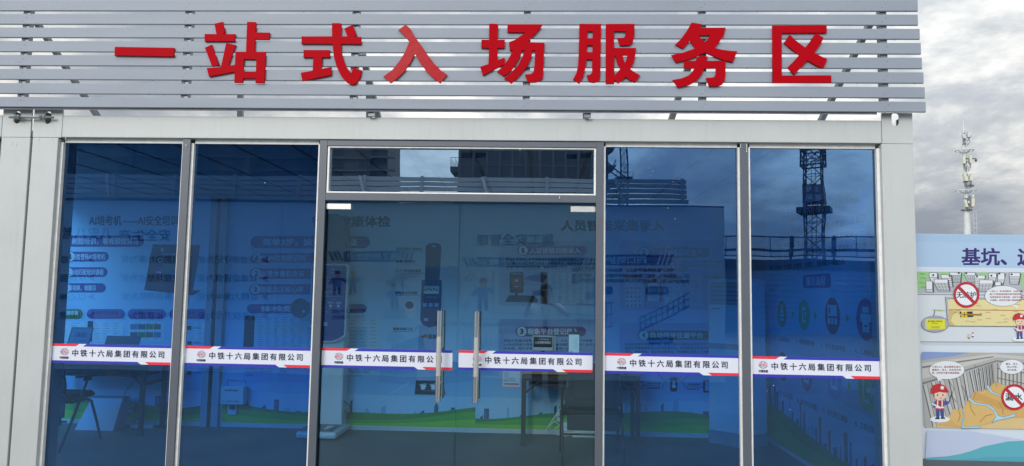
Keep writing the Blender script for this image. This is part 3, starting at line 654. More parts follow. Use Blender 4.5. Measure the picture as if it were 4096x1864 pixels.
p.ring(640, 1040, 9, 2.5, WHT); p.text('10', 628, 1085, 645, 1093, WHT)
for (u0, u1, t, a, b, m_) in ((196, 332, '丰富的视频资源', 212, 312, OLIVE), (347, 500, '充沛的文档资源', 367, 475, PURL), (511, 663, 'AI培训一对一', 540, 620, PURL), (678, 840, '自适应培考', 700, 780, PURL)):
    p.pill(u0, 1236, u1, 1276, m_); p.text(t, a, 1243, b, 1259, NAVY if m_ is PURL else WHT, bold=.03); p.text('支持多种格式在线学习与考核', u0+14, 1265, u1-14, 1271, NAVY, res=1)
for i, u in enumerate((200, 352, 515, 690)):
    sheet(p, u, 1284, u+140, 1366, 7, 3 if i else 2, SCRN, i, bar=(i == 1))
for r_ in range(2):
    for c_ in range(4): p.rect(522+c_*31, 1296+r_*32, 550+c_*31, 1318+r_*32, (TEAL, S('#556677'), HILL3, S('#8b6a50'))[(c_+r_) % 4])
for r_ in range(3): p.rect(222, 1300+r_*18, 246, 1313+r_*18, (ORNG, DARKD, TEAL)[r_])
for r_ in range(4): p.rect(750, 1304+r_*60, 766, 1320+r_*60, (DARKD, S('#8a1f2c'))[r_ % 2]); p.rect(772, 1310+r_*60, 806, 1313+r_*60, INKD)
o = p.build('wall_poster'); tag(o, 'blue and white poster on the rear wall headed AI培考机, behind the leftmost pane', 'poster')
# --- poster 2: health check
x0_, x1_ = .125, P(1905, 1500, YW)[0]-.002
p = wallposter(x0_, x1_, ZF, ZCL, ''); hills(p, x0_, x1_, ZF, 2.2, .17)
p.text('智能健康体检', 1250, 864, 1560, 907, INKD, bold=.035)
pilltext(p, 1002, 944, 1479, 993, None, '简单3步，搞定健康检查', 1052, 1430, PURP, .03)
pilltext(p, 1005, 1012, 1300, 1051, '1', '体检仪刷脸识别', 1047, 1220)
pilltext(p, 1000, 1074, 1300, 1115, '2', '测量体重和身高', 1043, 1216)
pilltext(p, 996, 1137, 1300, 1178, '3', '测量血压和心率', 1040, 1214)
pilltext(p, 988, 1216, 1467, 1253, None, '体检数据上传平台', 1044, 1400, PURP, .03)
sheet(p, 979, 1262, 1262, 1420, 17, 8, SCRN, 5, bar=True); sheet(p, 1378, 1268, 1522, 1400, 8, 3, S('#d5e2ee'), 6)
for u0, u1, ls in ((972, 1095, ['BMI(体型)、血压、心率', '(站姿/坐姿/测量)等健康', '检测项。']), (1108, 1232, ['待机可播放宣传视频、图', '片等。'])):
    p.pill(u0, 1440, u1, 1530, S('#86b4e4'), rf=.12); lines(p, u0+12, 1470, u1-8, ls, 12.5, 9.5)
p.pill(1385, 1440, 1518, 1536, S('#93bfe2'), rf=.12); lines(p, 1398, 1472, 1512, ['口、蓝牙，WIFI/4G/5G云', '传输等)数据可上传程象', '智慧工地平台。'], 12.5, 10)
for u0, v, u1, t in ((1585, 990, 1688, '高精度超声波探头'), (1585, 1040, 1661, '智能人脸识别'), (1583, 1077, 1684, '10.2寸高清触摸屏'), (1580, 1166, 1669, '臂筒式血压测量'), (1573, 1310, 1650, '智能热敏打印')):
    p.text(t, u0, v, u1, v+11, INKD, bold=.02); p.line([(u0, v+16), (u1+6, v+16), (u1+22, v+(26 if v < 1300 else -6))], .0028, NAVY)
p.pill(1620, 1205, 1664, 1270, SCRN, rf=.3); p.disc(1640, 1219, 22, SCRN, ry=21); p.disc(1638, 1220, 17, S('#5b5560'), ry=15)
p.poly([(1703, 985), (1712, 974), (1740, 971), (1760, 976), (1765, 990), (1758, 1122), (1700, 1122)], S('#3f4266')); p.disc(1736, 985, 9, CARD, ry=4)
p.poly([(1676, 1300), (1772, 1300), (1768, 1530), (1668, 1530)], S('#a8bfe0'))
p.poly([(1687, 1120), (1767, 1121), (1763, 1285), (1750, 1303), (1715, 1310), (1690, 1298), (1681, 1280)], S('#2b2678'))
p.rect(1696, 1143, 1756, 1175, S('#9fd8ea'));
for i in range(5): p.disc(1703+i*11, 1160-(i % 2)*5, 3.6, S('#5a4038')); p.poly([(1698+i*11, 1175), (1700+i*11, 1164), (1707+i*11, 1164), (1709+i*11, 1175)], WHT)
for i in range(3): p.rect(1692+i*23, 1212, 1708+i*23, 1228, CARD); p.k -= 1
p.rect(1696, 1272, 1712, 1284, CARD); p.text('健康体检一体机', 1704, 1186, 1746, 1192, CARD, res=1)
ELE = [(1683, 1346), (1687, 1341), (1692, 1345), (1695, 1339), (1702, 1336), (1709, 1340), (1708, 1354), (1704, 1354), (1703, 1348), (1699, 1348), (1698, 1354), (1693, 1354), (1692, 1348), (1687, 1350)]
p.poly(ELE, ORNG); p.text('程象', 1712, 1337, 1748, 1355, INKD, bold=.04)
p.poly([(1664, 1521), (1768, 1523), (1780, 1562), (1660, 1562)], S('#252f48')); p.rect(1659, 1562, 1781, 1580, S('#1b2334'))
def foot(p, u, v, s, m):
    p.disc(u, v+6*s, 6*s, m, ry=3*s); p.disc(u+1*s, v, 8*s, m, ry=4*s)
    for i in range(5): p.disc(u-8*s+4*s*i, v-6*s+abs(i-3)*.6*s, 1.7*s, m, ry=1.4*s)
foot(p, 1692, 1545, 1.5, WHT); foot(p, 1733, 1545, 1.5, WHT)
p.line([(1560, 1575), (1640, 1530)], .004, WHT)
o = p.build('wall_poster'); tag(o, 'poster on the rear wall about a health check machine, behind the left glass door', 'poster')
# --- poster 3: registration
x0_, x1_ = P(1905, 1500, YW)[0], 5.46
p = wallposter(x0_, x1_, ZF, ZCL, ''); hills(p, x0_, x1_, ZF, 4.4, .17)
p.text('人员智能采集录入', 2245, 881, 2658, 924, INKD, bold=.035)
p.pill(1996, 965, 2410, 1222, S('#b3c8e8'), rf=.06); p.pill(1994, 1278, 2410, 1560, S('#a7bce2'), rf=.06)
p.pill(2478, 962, 2905, 1240, S('#a4bce6'), rf=.06); p.pill(2478, 1292, 2905, 1576, S('#9db8e4'), rf=.06)
pilltext(p, 2069, 983, 2348, 1021, '1', '人证核验自助录入', 2119, 2322, PURL, .03)
pilltext(p, 2551, 990, 2840, 1030, '2', '工人扫码自助录入', 2603, 2813, S('#5b3f66'), .03)
pilltext(p, 2062, 1306, 2344, 1346, '3', '程象平台登记录入', 2111, 2315, S('#8a3a78'), .03)
pilltext(p, 2551, 1322, 2840, 1360, '4', '自动同步住建平台', 2603, 2812, S('#5f5238'), .03)
lines(p, 2024, 1033, 2396, ['新工人进场后，本人携带身份证到人证核验采集机上进行人证比', '后，填写班组工种等信息录入到程象平台。程象平台即可以将人员', '发至门禁人脸识别设备、健康体检一体机、AI培考机等设备。'], 15.5, 11, bold=.02)
lines(p, 2500, 1042, 2890, ['新工人扫项目二维码，自主拍身份证、大头照、银行卡等自动OCR识', '别录入程象平台，系统管理员可以对人员进行审核或者修改资料后', '通过，通过后人员信息自动下发到前端设备。'], 15.5, 11, bold=.02)
lines(p, 2015, 1357, 2385, ['项目人员通过程象平台录入身份证、大头照、银行卡等基', 'OCR识别录入程象平台，登录程象电脑端后台录入身份证', '大头照、银行卡等信息，核对信息录入后点提交。'], 15.5, 11, bold=.02)
lines(p, 2500, 1371, 2850, ['程象可直接对接监管平台，设备里面人员都是从监管平台下', '刷脸后考勤数据实时上传到监管平台，相关数据可以同步住', '平台、甲方平台、业主平台等平台，不需要多次录入人员数据'], 15.5, 11, bold=.02)
p.pill(2039, 1089, 2094, 1172, DARKD, rf=.08); p.rect(2046, 1108, 2087, 1160, S('#b4472e')); p.rect(2045, 1094, 2089, 1098, CARD); p.rect(2060, 1118, 2072, 1128, WHT); p.rect(2058, 1144, 2074, 1148, WHT)
p.rect(2060, 1172, 2070, 1184, DARKD); p.poly([(2035, 1181), (2134, 1182), (2151, 1198), (2150, 1210), (2020, 1207)], S('#252c40'))
sheet(p, 2163, 1090, 2372, 1216, 16, 7, S('#c9dcf2'), 8, bar=True); p.rect(2163, 1088, 2189, 1216, DARKD)
p.rect(2500, 1102, 2568, 1226, SCRN); p.rect(2500, 1102, 2568, 1122, S('#9a3a4a'))
for r_ in range(5):
    for c_ in range(4): p.disc(2510+c_*16, 1153+r_*17, 5, (HILL1, ORNG, TEAL, PURL)[(r_+c_) % 4]); p.k -= 1
p.rect(2580, 1106, 2646, 1230, S('#8a3b4c')); p.rect(2590, 1132, 2638, 1206, SCRN); p.rect(2598, 1142, 2630, 1176, S('#8fa2c0')); p.rect(2582, 1206, 2645, 1228, S('#93b5dd'))
sheet(p, 2658, 1104, 2728, 1226, 9, 2, SCRN, 9); p.rect(2658, 1104, 2728, 1118, S('#a2404c')); sheet(p, 2740, 1104, 2812, 1226, 12, 1, S('#b7cdea'), 10); sheet(p, 2822, 1104, 2890, 1226, 9, 2, S('#a8bede'), 11); p.rect(2822, 1104, 2890, 1114, S('#a2404c'))
p.rect(2011, 1480, 2080, 1548, SCRN); lines(p, 2016, 1492, 2060, ['项目', '姓名', '工种班组长', '身份证号码'], 9, 6); p.rect(2016, 1533, 2076, 1539, ORNG)
for (c, r_, a0, a1) in ((2694, 46, 200, 340),):
    p.line([(c+r_*math.cos(math.radians(a)), 1560+r_*1.05*math.sin(math.radians(a))) for a in range(180, 361, 12)], .004, INKD)
p.pill(2681, 1510, 2708, 1566, DARKD, rf=.12); p.rect(2686, 1522, 2704, 1552, S('#6a86b8')); p.disc(2695, 1531, 4, WHT); p.poly([(2688, 1550), (2690, 1538), (2700, 1538), (2702, 1550)], WHT)
for (a, b) in (((2640, 1544), (2578, 1541)), ((2741, 1546), (2806, 1548)), ((2660, 1524), (2624, 1490)), ((2728, 1526), (2764, 1492))):
    p.line([a, b], .0045, INKD); d_ = (b[0]-a[0], b[1]-a[1]); l_ = math.hypot(*d_); ux, uy = d_[0]/l_, d_[1]/l_
    p.poly([(b[0]+ux*7, b[1]+uy*7), (b[0]-uy*4, b[1]+ux*4), (b[0]+uy*4, b[1]-ux*4)], INKD)
for (u, v, t) in ((2590, 1530, '有网即可以远程'), (2588, 1548, '自动登录设备控制'), (2750, 1534, '人员信息同步'), (2746, 1552, '至项目监管的平台')): p.text(t, u, v, u+52, v+8, INKD, bold=.02, res=1)
p.pill(2812, 1520, 2862, 1570, INKD, rf=.12); p.rect(2820, 1526, 2862, 1564, S('#8fb6e2')); p.pill(2500, 1524, 2574, 1556, INKD, rf=.2); p.rect(2504, 1528, 2570, 1552, S('#8fb6e2'))
o = p.build('wall_poster'); tag(o, 'poster on the rear wall headed 人员智能采集录入, behind the right glass door', 'poster')
# skirting and joint cover
SKIRT = mat('white skirting', (.62, .64, .65), .5)
for a, b in ((-1.94, -.115), (.125, 5.46)): bx('skirting', house, a, YB-.012, FZ, b, YB, FZ+.04, SKIRT)
PIPE = mat('joint cover', (.42, .45, .5), .5)
bx('joint_cover', house, -.095, YB-.05, FZ, -.02, YB-.002, 2.655, PIPE, bevel=.003); bx('joint_cover', house, -.018, YB-.02, FZ, .02, YB-.002, 2.655, DARK); bx('joint_cover', house, .022, YB-.05, FZ, .10, YB-.002, 2.655, PIPE, bevel=.003)
# --- side wall poster
XS = 5.98
def mpS(u, v):
    y, z = PX(u, v, XS-.004); return -y, z
p = Pr((XS-.006, 0, 0), A=(0, -1, 0), Nn=(-1, 0, 0), mp=mpS, step=.00003)
p.mb.box(XS-.006, .22, ZF, XS-.001, 2.93, ZCL, SKYB)
st = p.mp; p.mp = None
A0, A1 = -2.93, -.22
p.raw([(A0, .2), (A1, .2), (A1, 1.0), (A0+1.8, .95), (A0+1, 1.05), (A0, .92)], MIDB); p.raw([(A0, .2), (A1, .2), (A1, .78), (A0+1.5, .84), (A0+.7, .72), (A0, .78)], S('#a4cfee'))
rr = random.Random(12); x = A0+.1
def hz(x): return ZF+.30-.10*(x-A0)/2.7+.05*math.sin(2.2*(x-A0)+.8)
while x < A1-.1:
    w = rr.uniform(.03, .09); h = rr.choice([.07, .1, .14, .2, .26]); b = hz(x)-.04; p.raw([(x, b), (x+w, b), (x+w, b+h+.02), (x, b+h)], CITY if rr.random() < .8 else CITY2); p.k -= 1; x += w+rr.uniform(.01, .07)
p.k += 1
xs_ = [A0+(A1-A0)*i/20 for i in range(21)]
p.raw([(A0, ZF), (A1, ZF)]+[(x, hz(x)) for x in xs_[::-1]], HILL3); p.raw([(A0, ZF), (A1, ZF)]+[(x, ZF+(hz(x)-ZF)*(.6+.1*math.sin(4*x))) for x in xs_[::-1]], HILL1)
p.mp = st
def stext(t, u0, vt0, vb0, u1, vt1, vb1, m, bold=.02, res=2):
    """lettering on the side wall between two sight lines"""
    a0, zt0 = mpS(u0, vt0); _, zb0 = mpS(u0, vb0); a1, zt1 = mpS(u1, vt1); _, zb1 = mpS(u1, vb1)
    zt, zb = (zt0+zt1)/2, (zb0+zb1)/2
    vs, fs, (x0, y0, x1, y1) = glyphs(t, 0, res)
    for e_, dx in enumerate((-bold, bold)):
        p.k = 14+e_*.4; p.raw([(a0+(a1-a0)*(x+dx-x0)/(x1-x0), zb+(zt-zb)*(y-y0)/(y1-y0)) for x, y in vs], m, fs)
stext('一站式人员服务中心介绍', 3130, 838, 896, 3432, 757, 818, INKD, .035)
stext('一站式人员服务中心系统，依托大数据、云计算、AI', 3110, 935, 965, 3512, 845, 875, INKD)
stext('等技术手段，实现人员全流程的高度集成化、一体化', 3108, 975, 1000, 3514, 903, 935, INKD)
stext('数字化管理，真正以人员为中心的管理方式，让项目从繁琐的人员入场、离场', 3082, 1020, 1045, 3520, 962, 990, INKD)
stext('检、安全培训、安全管理、安全积分、合同签订、进退场服务中解脱出来。', 3082, 1062, 1086, 3382, 1034, 1056, INKD)
def spill(u0, v0, u1, v1, m, ru=.3):
    a0, z0 = mpS(u0, v0); a1, _ = mpS(u1, v0); _, zb = mpS((u0+u1)/2, v1); _, zt = mpS((u0+u1)/2, v0)
    r = (zt-zb)*ru*1.0; pts = []
    for cx_, cz_, s0 in ((a1-r, zt-r, 0), (a0+r, zt-r, 90), (a0+r, zb+r, 180), (a1-r, zb+r, 270)):
        for i in range(7): a = math.radians(s0+15*i); pts.append((cx_+r*math.cos(a), cz_+r*math.sin(a)))
    p.k = 10; p.raw(pts, m)
spill(3212, 1096, 3324, 1152, PURP); stext('服务流程', 3226, 1106, 1142, 3302, 1106, 1142, WHT, .03)
def sdisc(u, v, ru, m, k=10):
    a, z = mpS(u, v); a2, _ = mpS(u+ru, v); r = abs(a2-a); p.k = k; p.raw([(a+r*math.cos(2*math.pi*i/24), z+r*math.sin(2*math.pi*i/24)) for i in range(24)], m); return a, z, r
OL = S('#c8a63c'); LIME = S('#8fc23a'); RUST = S('#d8503c'); MAG = S('#cc3c80'); BLU = S('#4a90d8'); GRN = S('#86b828')
for (u, v, ru, m_, kind) in ((3128, 1255, 19, OL, 0), (3217, 1260, 23, LIME, 1), (3330, 1264, 31, RUST, 2), (3464, 1278, 40, MAG, 3), (3132, 1466, 20, RUST, 4), (3226, 1500, 24, MAG, 5), (3337, 1520, 32, BLU, 6), (3472, 1560, 42, GRN, 7)):
    a, z, r = sdisc(u, v, ru, m_)
    p.k = 13
    def q_(x0, z0, x1, z1, m=WHT): p.raw([(a+x0*r, z+z0*r), (a+x1*r, z+z0*r), (a+x1*r, z+z1*r), (a+x0*r, z+z1*r)], m)
    if kind == 0: q_(-.35, -.5, .35, .2); q_(-.12, .2, .12, .6); q_(-.2, -.3, .2, -.2, INKD); q_(-.2, -.05, .2, .05, INKD)
    elif kind == 1: q_(-.4, -.5, .4, -.35); q_(-.3, -.35, -.15, .6); q_(-.15, .3, .35, .5); q_(.1, -.2, .3, .2)
    elif kind == 2: q_(-.6, .0, .6, .6); q_(-.45, .1, -.25, .45, m_); q_(-.6, -.45, -.3, -.1); q_(-.15, -.45, .15, -.1); q_(.3, -.45, .6, -.1)
    elif kind == 3: q_(-.55, -.1, .55, .25); q_(-.35, .3, .35, .6); q_(-.35, -.6, .35, -.05); q_(-.2, -.35, .2, -.27, INKD)
    elif kind == 7: q_(-.5, -.6, -.35, .6); q_(-.5, .5, .2, .62); q_(-.5, -.6, .2, -.48); q_(-.1, -.12, .3, .12); p.raw([(a+.3*r, z+.35*r), (a+.3*r, z-.35*r), (a+.65*r, z)], WHT)
    else: q_(-.4, -.5, .4, .5); q_(-.25, -.3, .25, .3, m_)
for (u, v, s) in ((3172, 1258, 8), (3263, 1263, 10), (3391, 1272, 12), (3272, 1510, 9), (3399, 1546, 12)):
    a, z = mpS(u, v); a2, _ = mpS(u+s, v); w = abs(a2-a); p.k = 10; p.raw([(a-w*.5, z+w*.7), (a-w*.5, z-w*.7), (a+w*.7, z)], LIME)
for (t, u0, a, b, u1, c, d) in (('1、人证核验录入', 3100, 1341, 1360, 3164, 1350, 1372), ('2、刷脸健康体检', 3184, 1351, 1371, 3259, 1364, 1386), ('3、安全培训考核', 3285, 1369, 1390, 3382, 1384, 1408), ('4、二维码打印', 3420, 1388, 1412, 3518, 1408, 1432),
    ('5、签订劳动合同', 3101, 1554, 1573, 3170, 1578, 1600), ('6、进出实名考勤', 3190, 1591, 1613, 3267, 1615, 1640), ('7、安全积分激励', 3292, 1628, 1653, 3390, 1662, 1690), ('8、工资结算退场', 3421, 1680, 1706, 3530, 1720, 1750)):
    stext(t, u0, a, b, u1, c, d, INKD, .03)
o = p.build('wall_poster'); tag(o, 'poster of eight round icons on the right side wall, seen steeply behind the rightmost pane', 'poster')
# ================================================================== FURNITURE
TABTOP = mat('beech table top', (.42, .24, .09), .45, var=.12, scale=4); TABLEG = mat('dark table frame', (.045, .035, .035), .45)
def table(name, cx_, cy_, w, label):
    t = thing(name, (cx_, cy_, FZ), label, 'table', 'folding tables in the room')
    bx('table_top', t, -w/2-.03, -.27, .705, w/2+.03, .27, .735, TABTOP, .003)
    for sx in (-1, 1):
        for sy in (-1, 1): MB().box(sx*w/2-.02, sy*.21-.02, 0.01, sx*w/2+.02, sy*.21+.02, .69, TABLEG).build('leg', t)
        q = MB(); q.box(sx*w/2-.015, -.19, .5, sx*w/2+.015, .19, .53, TABLEG); q.build('leg_brace', t)
        q = MB(); q.bar((sx*w/2, -.21, .50), (sx*(w/2-.22), -.21, .68), .02, .02, TABLEG); q.build('strut', t)
    bx('apron', t, -w/2+.02, -.232, .635, w/2-.02, -.215, .70, TABLEG); bx('shelf', t, -w/2+.05, -.19, .585, w/2-.05, .19, .60, TABLEG)
    for sx in (-1, 1):
        for sy in (-1, 1): MB().box(sx*w/2-.024, sy*.21-.024, 0, sx*w/2+.024, sy*.21+.024, .03, BLACKP).build('foot_cap', t)
    return t
table('folding_table', 3.99, 2.60, 1.13, 'folding table with pale wooden top behind the right door, under the face terminal')
table('folding_table', -1.02, 2.62, 1.14, 'folding table behind the leftmost pane, its dark frame seen below the stripe')
CHF = mat('chair tube', (.05, .045, .045), .35, metal=.3); CHP = mat('chair plastic', (.035, .04, .048), .5); CHS = mat('chair seat fabric', (.02, .022, .026), .85)
def chair(cx_, cy_, label, rz=0):
    t = thing('meeting_chair', (cx_, cy_, FZ), label, 'chair', 'black arm chairs in the room', rz)
    for s in (-1, 1):
        x = s*.27
        q = MB(); q.tube([(x, -.31, 0), (x, -.1, .35), (x, .05, .63)], .0125, CHF, n=8); q.build('leg', t, smooth=True)
        q = MB(); q.tube([(x, .31, 0), (x, .22, .2), (x, .12, .40), (x, .06, .425), (x, -.18, .425)], .0125, CHF, n=8); q.build('leg', t, smooth=True)
        q = MB(); q.hexa([(x-.025, -.12, .642), (x+.025, -.12, .642), (x+.025, .16, .632), (x-.025, .16, .632)], [(x-.02, -.12, .662), (x+.02, -.12, .662), (x+.02, .16, .655), (x-.02, .16, .655)], CHP); q.box(x-.015, -.01, .60, x+.015, .09, .645, CHP); q.build('armrest', t, bevel=.008)
        q = MB(); q.tube([(s*.262, -.18, .425), (s*.245, -.24, .52), (s*.225, -.27, .80)], .011, CHF, n=8); q.build('back_upright', t, smooth=True)
    MB().tube([(-.27, -.17, .425), (.27, -.17, .425)], .011, CHF).build('cross_bar', t, smooth=True)
    MB().tube([(-.27, -.23, .26), (.27, -.23, .26)], .009, CHF).build('cross_bar', t, smooth=True)
    seat = [(-.245, -.20), (.245, -.20), (.25, .1), (.235, .22), (.17, .265), (-.17, .265), (-.235, .22), (-.25, .1)]
    q = MB(); q.add([(x, y, .43) for x, y in seat]+[(x*1.02, y*1.02, .455) for x, y in seat]+[(x*.93, y*.93, .487) for x, y in seat], [tuple(range(7, -1, -1))]+[(i, (i+1) % 8, 8+(i+1) % 8, 8+i) for i in range(8)]+[(8+i, 8+(i+1) % 8, 16+(i+1) % 8, 16+i) for i in range(8)]+[tuple(range(16, 24))], CHS); q.build('seat', t, bevel=.01)
    bx('seat_pan', t, -.23, -.215, .29, .23, -.195, .43, CHP, .02)
    # back: rounded shell wider at the foot, with a recessed panel
    out_ = [(-.26, .57), (-.245, .525), (-.20, .50), (.20, .50), (.245, .525), (.26, .57), (.25, .66), (.225, .70), (.225, .86), (.20, .885), (-.20, .885), (-.225, .86), (-.225, .70), (-.25, .66)]
    q = MB(); n = len(out_)
    def yb(z): return -.245-.10*(z-.5)
    f_ = [(x, yb(z)-.015+.035*(x/.26)**2*.0, z) for x, z in out_]; b_ = [(x, yb(z)+.02, z) for x, z in out_]
    q.add(f_+b_, [tuple(range(n)), tuple(range(2*n-1, n-1, -1))]+[(i, n+i, n+(i+1) % n, (i+1) % n) for i in range(n)], CHP); q.build('backrest', t, bevel=.01)
    q = MB(); q.hexa([(-.17, yb(.58)-.0195, .58), (.17, yb(.58)-.0195, .58), (.17, yb(.58)-.014, .58), (-.17, yb(.58)-.014, .58)], [(-.17, yb(.85)-.0195, .85), (.17, yb(.85)-.0195, .85), (.17, yb(.85)-.014, .85), (-.17, yb(.85)-.014, .85)], mat('chair mesh', (.05, .055, .065), .8, scale=90, var=.3)); q.build('back_mesh', t, bevel=.003)
chair(4.06, 1.895, 'black plastic-backed arm chair at the table behind the right door post')
chair(-1.02, 1.93, 'black arm chair at the table behind the leftmost pane')
# --- health check kiosk
KX0, KX1, KY = 1.15, 1.505, 2.78
kk = thing('health_check_kiosk', (1.33, 2.70, FZ), 'tall white body-measuring kiosk with a purple front panel standing on a foot scale', 'kiosk')
KW = mat('kiosk white', (.74, .77, .79), .35, var=.02); KG = mat('kiosk grey', (.10, .12, .15), .4)
def KB(nm, x0, y0, z0, x1, y1, z1, m, bevel=0.): return bx(nm, kk, x0-1.33, y0-2.70, z0-FZ, x1-1.33, y1-2.70, z1-FZ, m, bevel)
KB('scale_base', 1.145, 2.405, FZ+.012, 1.555, 2.985, FZ+.075, KW, .02)
KB('scale_plate', 1.165, 2.425, FZ+.083, 1.50, 2.775, FZ+.092, mat('scale plate', (.10, .115, .13), .5), .008); KB('scale_plate', 1.16, 2.42, FZ+.0765, 1.515, 2.775, FZ+.082, KW)
for cx_ in (1.25, 1.42):
    p = Pr((cx_, 2.58, FZ+.0935), A=(1, 0, 0), B=(0, 1, 0), Nn=(0, 0, 1), step=.0004)
    p.disc(0, -.055, .028, KW, ry=.035); p.disc(.006, .03, .038, KW, ry=.048)
    for i in range(5): p.disc(-.03+.017*i, .09-.004*abs(i-1), .0085, KW, ry=.012)
    p.poly([(-.02, -.06), (.02, -.06), (.035, .03), (-.02, .03)], KW)
    o = p.mb; o.v = [(x-1.33, y-2.70, z-FZ) for x, y, z in o.v]; o.build('footprint', kk)
KB('cabinet', KX0, KY, FZ+.076, KX1, 2.965, 1.20, KW, .012)
q = MB(); zt_ = P(1380, 856, KY)[1]
prof = [(KX0+.0, 1.19), (KX1-.01, 1.19), (KX1+.0, 1.6), (KX1-.005, 2.2), (KX1-.02, zt_-.12), (KX1-.06, zt_-.03), (KX1-.13, zt_), (KX0+.1, zt_), (KX0+.03, zt_-.06), (KX0, 2.2)]
q.prism([(a-1.33, b-FZ) for a, b in prof], (0, KY+.01-2.70, 0), (1, 0, 0), (0, 0, 1), (0, .12, 0), KG); q.build('column', kk, bevel=.015)
# front panel
zt1, zb1 = P(1360, 1056, KY)[1], P(1340, 1366, KY)[1]
prof = [(KX0-.02, zt1-.02), (KX0, zt1), (KX1+.01, zt1), (KX1+.03, zt1-.02), (KX1+.025, zb1+.06), (KX1-.03, zb1+.02), (KX1-.12, zb1-.01), (KX0+.1, zb1-.01), (KX0+.03, zb1+.02), (KX0-.015, zb1+.06)]
q = MB(); q.prism([(a-1.33, b-FZ) for a, b in prof], (0, KY-.05-2.70, 0), (1, 0, 0), (0, 0, 1), (0, .07, 0), KW); fp = q.build('front_panel', kk, bevel=.008)
p = Pr((-1.33, KY-.052-2.70, -FZ), step=.0006)
cxm, czm = (KX0+KX1)/2, (zt1+zb1)/2
p.raw([(cxm+(a-cxm)*.90, czm+(b-czm)*.955) for a, b in prof], S('#3b3a92'))
def mpK(u, v): return P(u, v, KY-.05)
p.mp = mpK
for u in (1322, 1354): p.rect(u-10, 1208, u+12, 1214, CARD); p.rect(u-9, 1215, u+11, 1240, S('#4d55a8')); p.disc(u, 1224, 5, WHT)
p.text('健康体检一体机', 1300, 1164, 1350, 1171, CARD); p.rect(1293, 1288, 1310, 1304, CARD); p.line([(1296, 1186), (1376, 1187)], .002, CARD); p.line([(1296, 1247), (1376, 1248)], .002, CARD); p.disc(1333, 1078, 6, MIDB); p.rect(1326, 1090, 1342, 1094, MIDB)
p.line([(1296, 1110), (1376, 1111)], .002, MIDB); p.rect(1306, 1120, 1330, 1150, S('#5560b0')); p.rect(1340, 1120, 1366, 1150, S('#5560b0'))
o = p.build('screen_print', fp)
# blood-pressure cuff unit on the left
CX_, CZ_ = P(1206, 1238, 2.62); q = MB()
q.sphere((0, 0, 0), .105, KW, n=24, k=12, sc=(1, .8, 1)); u_ = q.build('cuff_body', kk, smooth=True, loc=(CX_+.03-1.33, 2.68-2.70, CZ_-.02-FZ))
q = MB(); n = 24
for r_, y_ in ((.088, -.085),): q.tube([(r_*math.cos(2*math.pi*i/n), y_, r_*math.sin(2*math.pi*i/n)) for i in range(n+1)], .014, KG, n=8, cap=False)
q.add([(.08*math.cos(2*math.pi*i/n), -.082, .08*math.sin(2*math.pi*i/n)) for i in range(n)], [tuple(range(n))], mat('cuff cloth', (.13, .13, .15), .8)); q.build('cuff_ring', kk, loc=(CX_-.01-1.33, 2.68-2.70, CZ_+.015-FZ))
a0, b0 = P(1168, 1296, 2.62); a1, b1 = P(1250, 1310, 2.62)
KB('cuff_shelf', a0, 2.55, b1, a1+.06, 2.80, b0, KW, .006)
q = MB(); q.tube([(KX1-1.33+.005, .12, .33), (KX1-1.33+.06, .10, .30), (KX1-1.33+.09, .1, .24), (KX1-1.33+.05, .09, .19), (KX1-1.33+.02, .1, .22), (KX1-1.33+.08, .1, .27), (KX1-1.33+.1, .12, .2), (KX1-1.33+.03, .15, .15)], .006, BLACKP, n=6); q.build('power_cable', kk, smooth=True)
# --- cabinet air conditioner in the corner
ac = thing('floor_air_conditioner', (5.60, 2.62, FZ), 'white floor-standing air conditioner with louvres in the rear right corner', 'air conditioner')
ACW = mat('appliance white', (.70, .74, .76), .4, var=.02); ACG = mat('appliance grey', (.28, .34, .38), .4); ACD = mat('louvre gap', (.03, .04, .05), .6)
fl, fr_, bk = Vector((5.325, 2.72, 0)), Vector((5.66, 2.44, 0)), Vector((5.885, 2.62, 0)); bl = fl+(bk-fr_)
off = Vector((5.60, 2.62, FZ)); ztop = P(2900, 1116, 2.62)[1]
def ACB(nm, s0, s1, z0, z1, m, out_=.0, th=None, bevel=0.):
    d = (fr_-fl); nrm = Vector((d.y, -d.x, 0)).normalized(); a, b = fl+d*s0+nrm*out_, fl+d*s1+nrm*out_
    if th is None: c, e_ = b+(bk-fr_), a+(bk-fr_)
    else: c, e_ = b-nrm*th, a-nrm*th
    q = MB(); L4 = [a, b, c, e_]; q.hexa([x-off+Vector((0, 0, z0)) for x in L4], [x-off+Vector((0, 0, z1)) for x in L4], m); return q.build(nm, ac, bevel=bevel)
ACB('body', 0, 1, FZ+.13, ztop, ACW, bevel=.01); ACB('plinth', -.01, 1.01, FZ, FZ+.128, ACG, .005, bevel=.006)
zl0 = P(2900, 1218, 2.62)[1]; zl1 = P(2900, 1130, 2.62)[1]
ACB('louvre_recess', .04, .96, zl0, zl1, ACD, .002, .002)
for i in range(5):
    z = zl0+(zl1-zl0)*(i+.08)/5; ACB('louvre', .045, .955, z, z+(zl1-zl0)*.165, ACG, .012, .008, bevel=.002)
ACB('badge', .1, .3, P(2870, 1236, 2.62)[1], P(2870, 1232, 2.62)[1], ACD, .002, .0015)
zc0 = P(2900, 1396, 2.62)[1]; ACB('intake_band', 0.005, .995, zc0, zc0+.055, ACG, .003, .002)
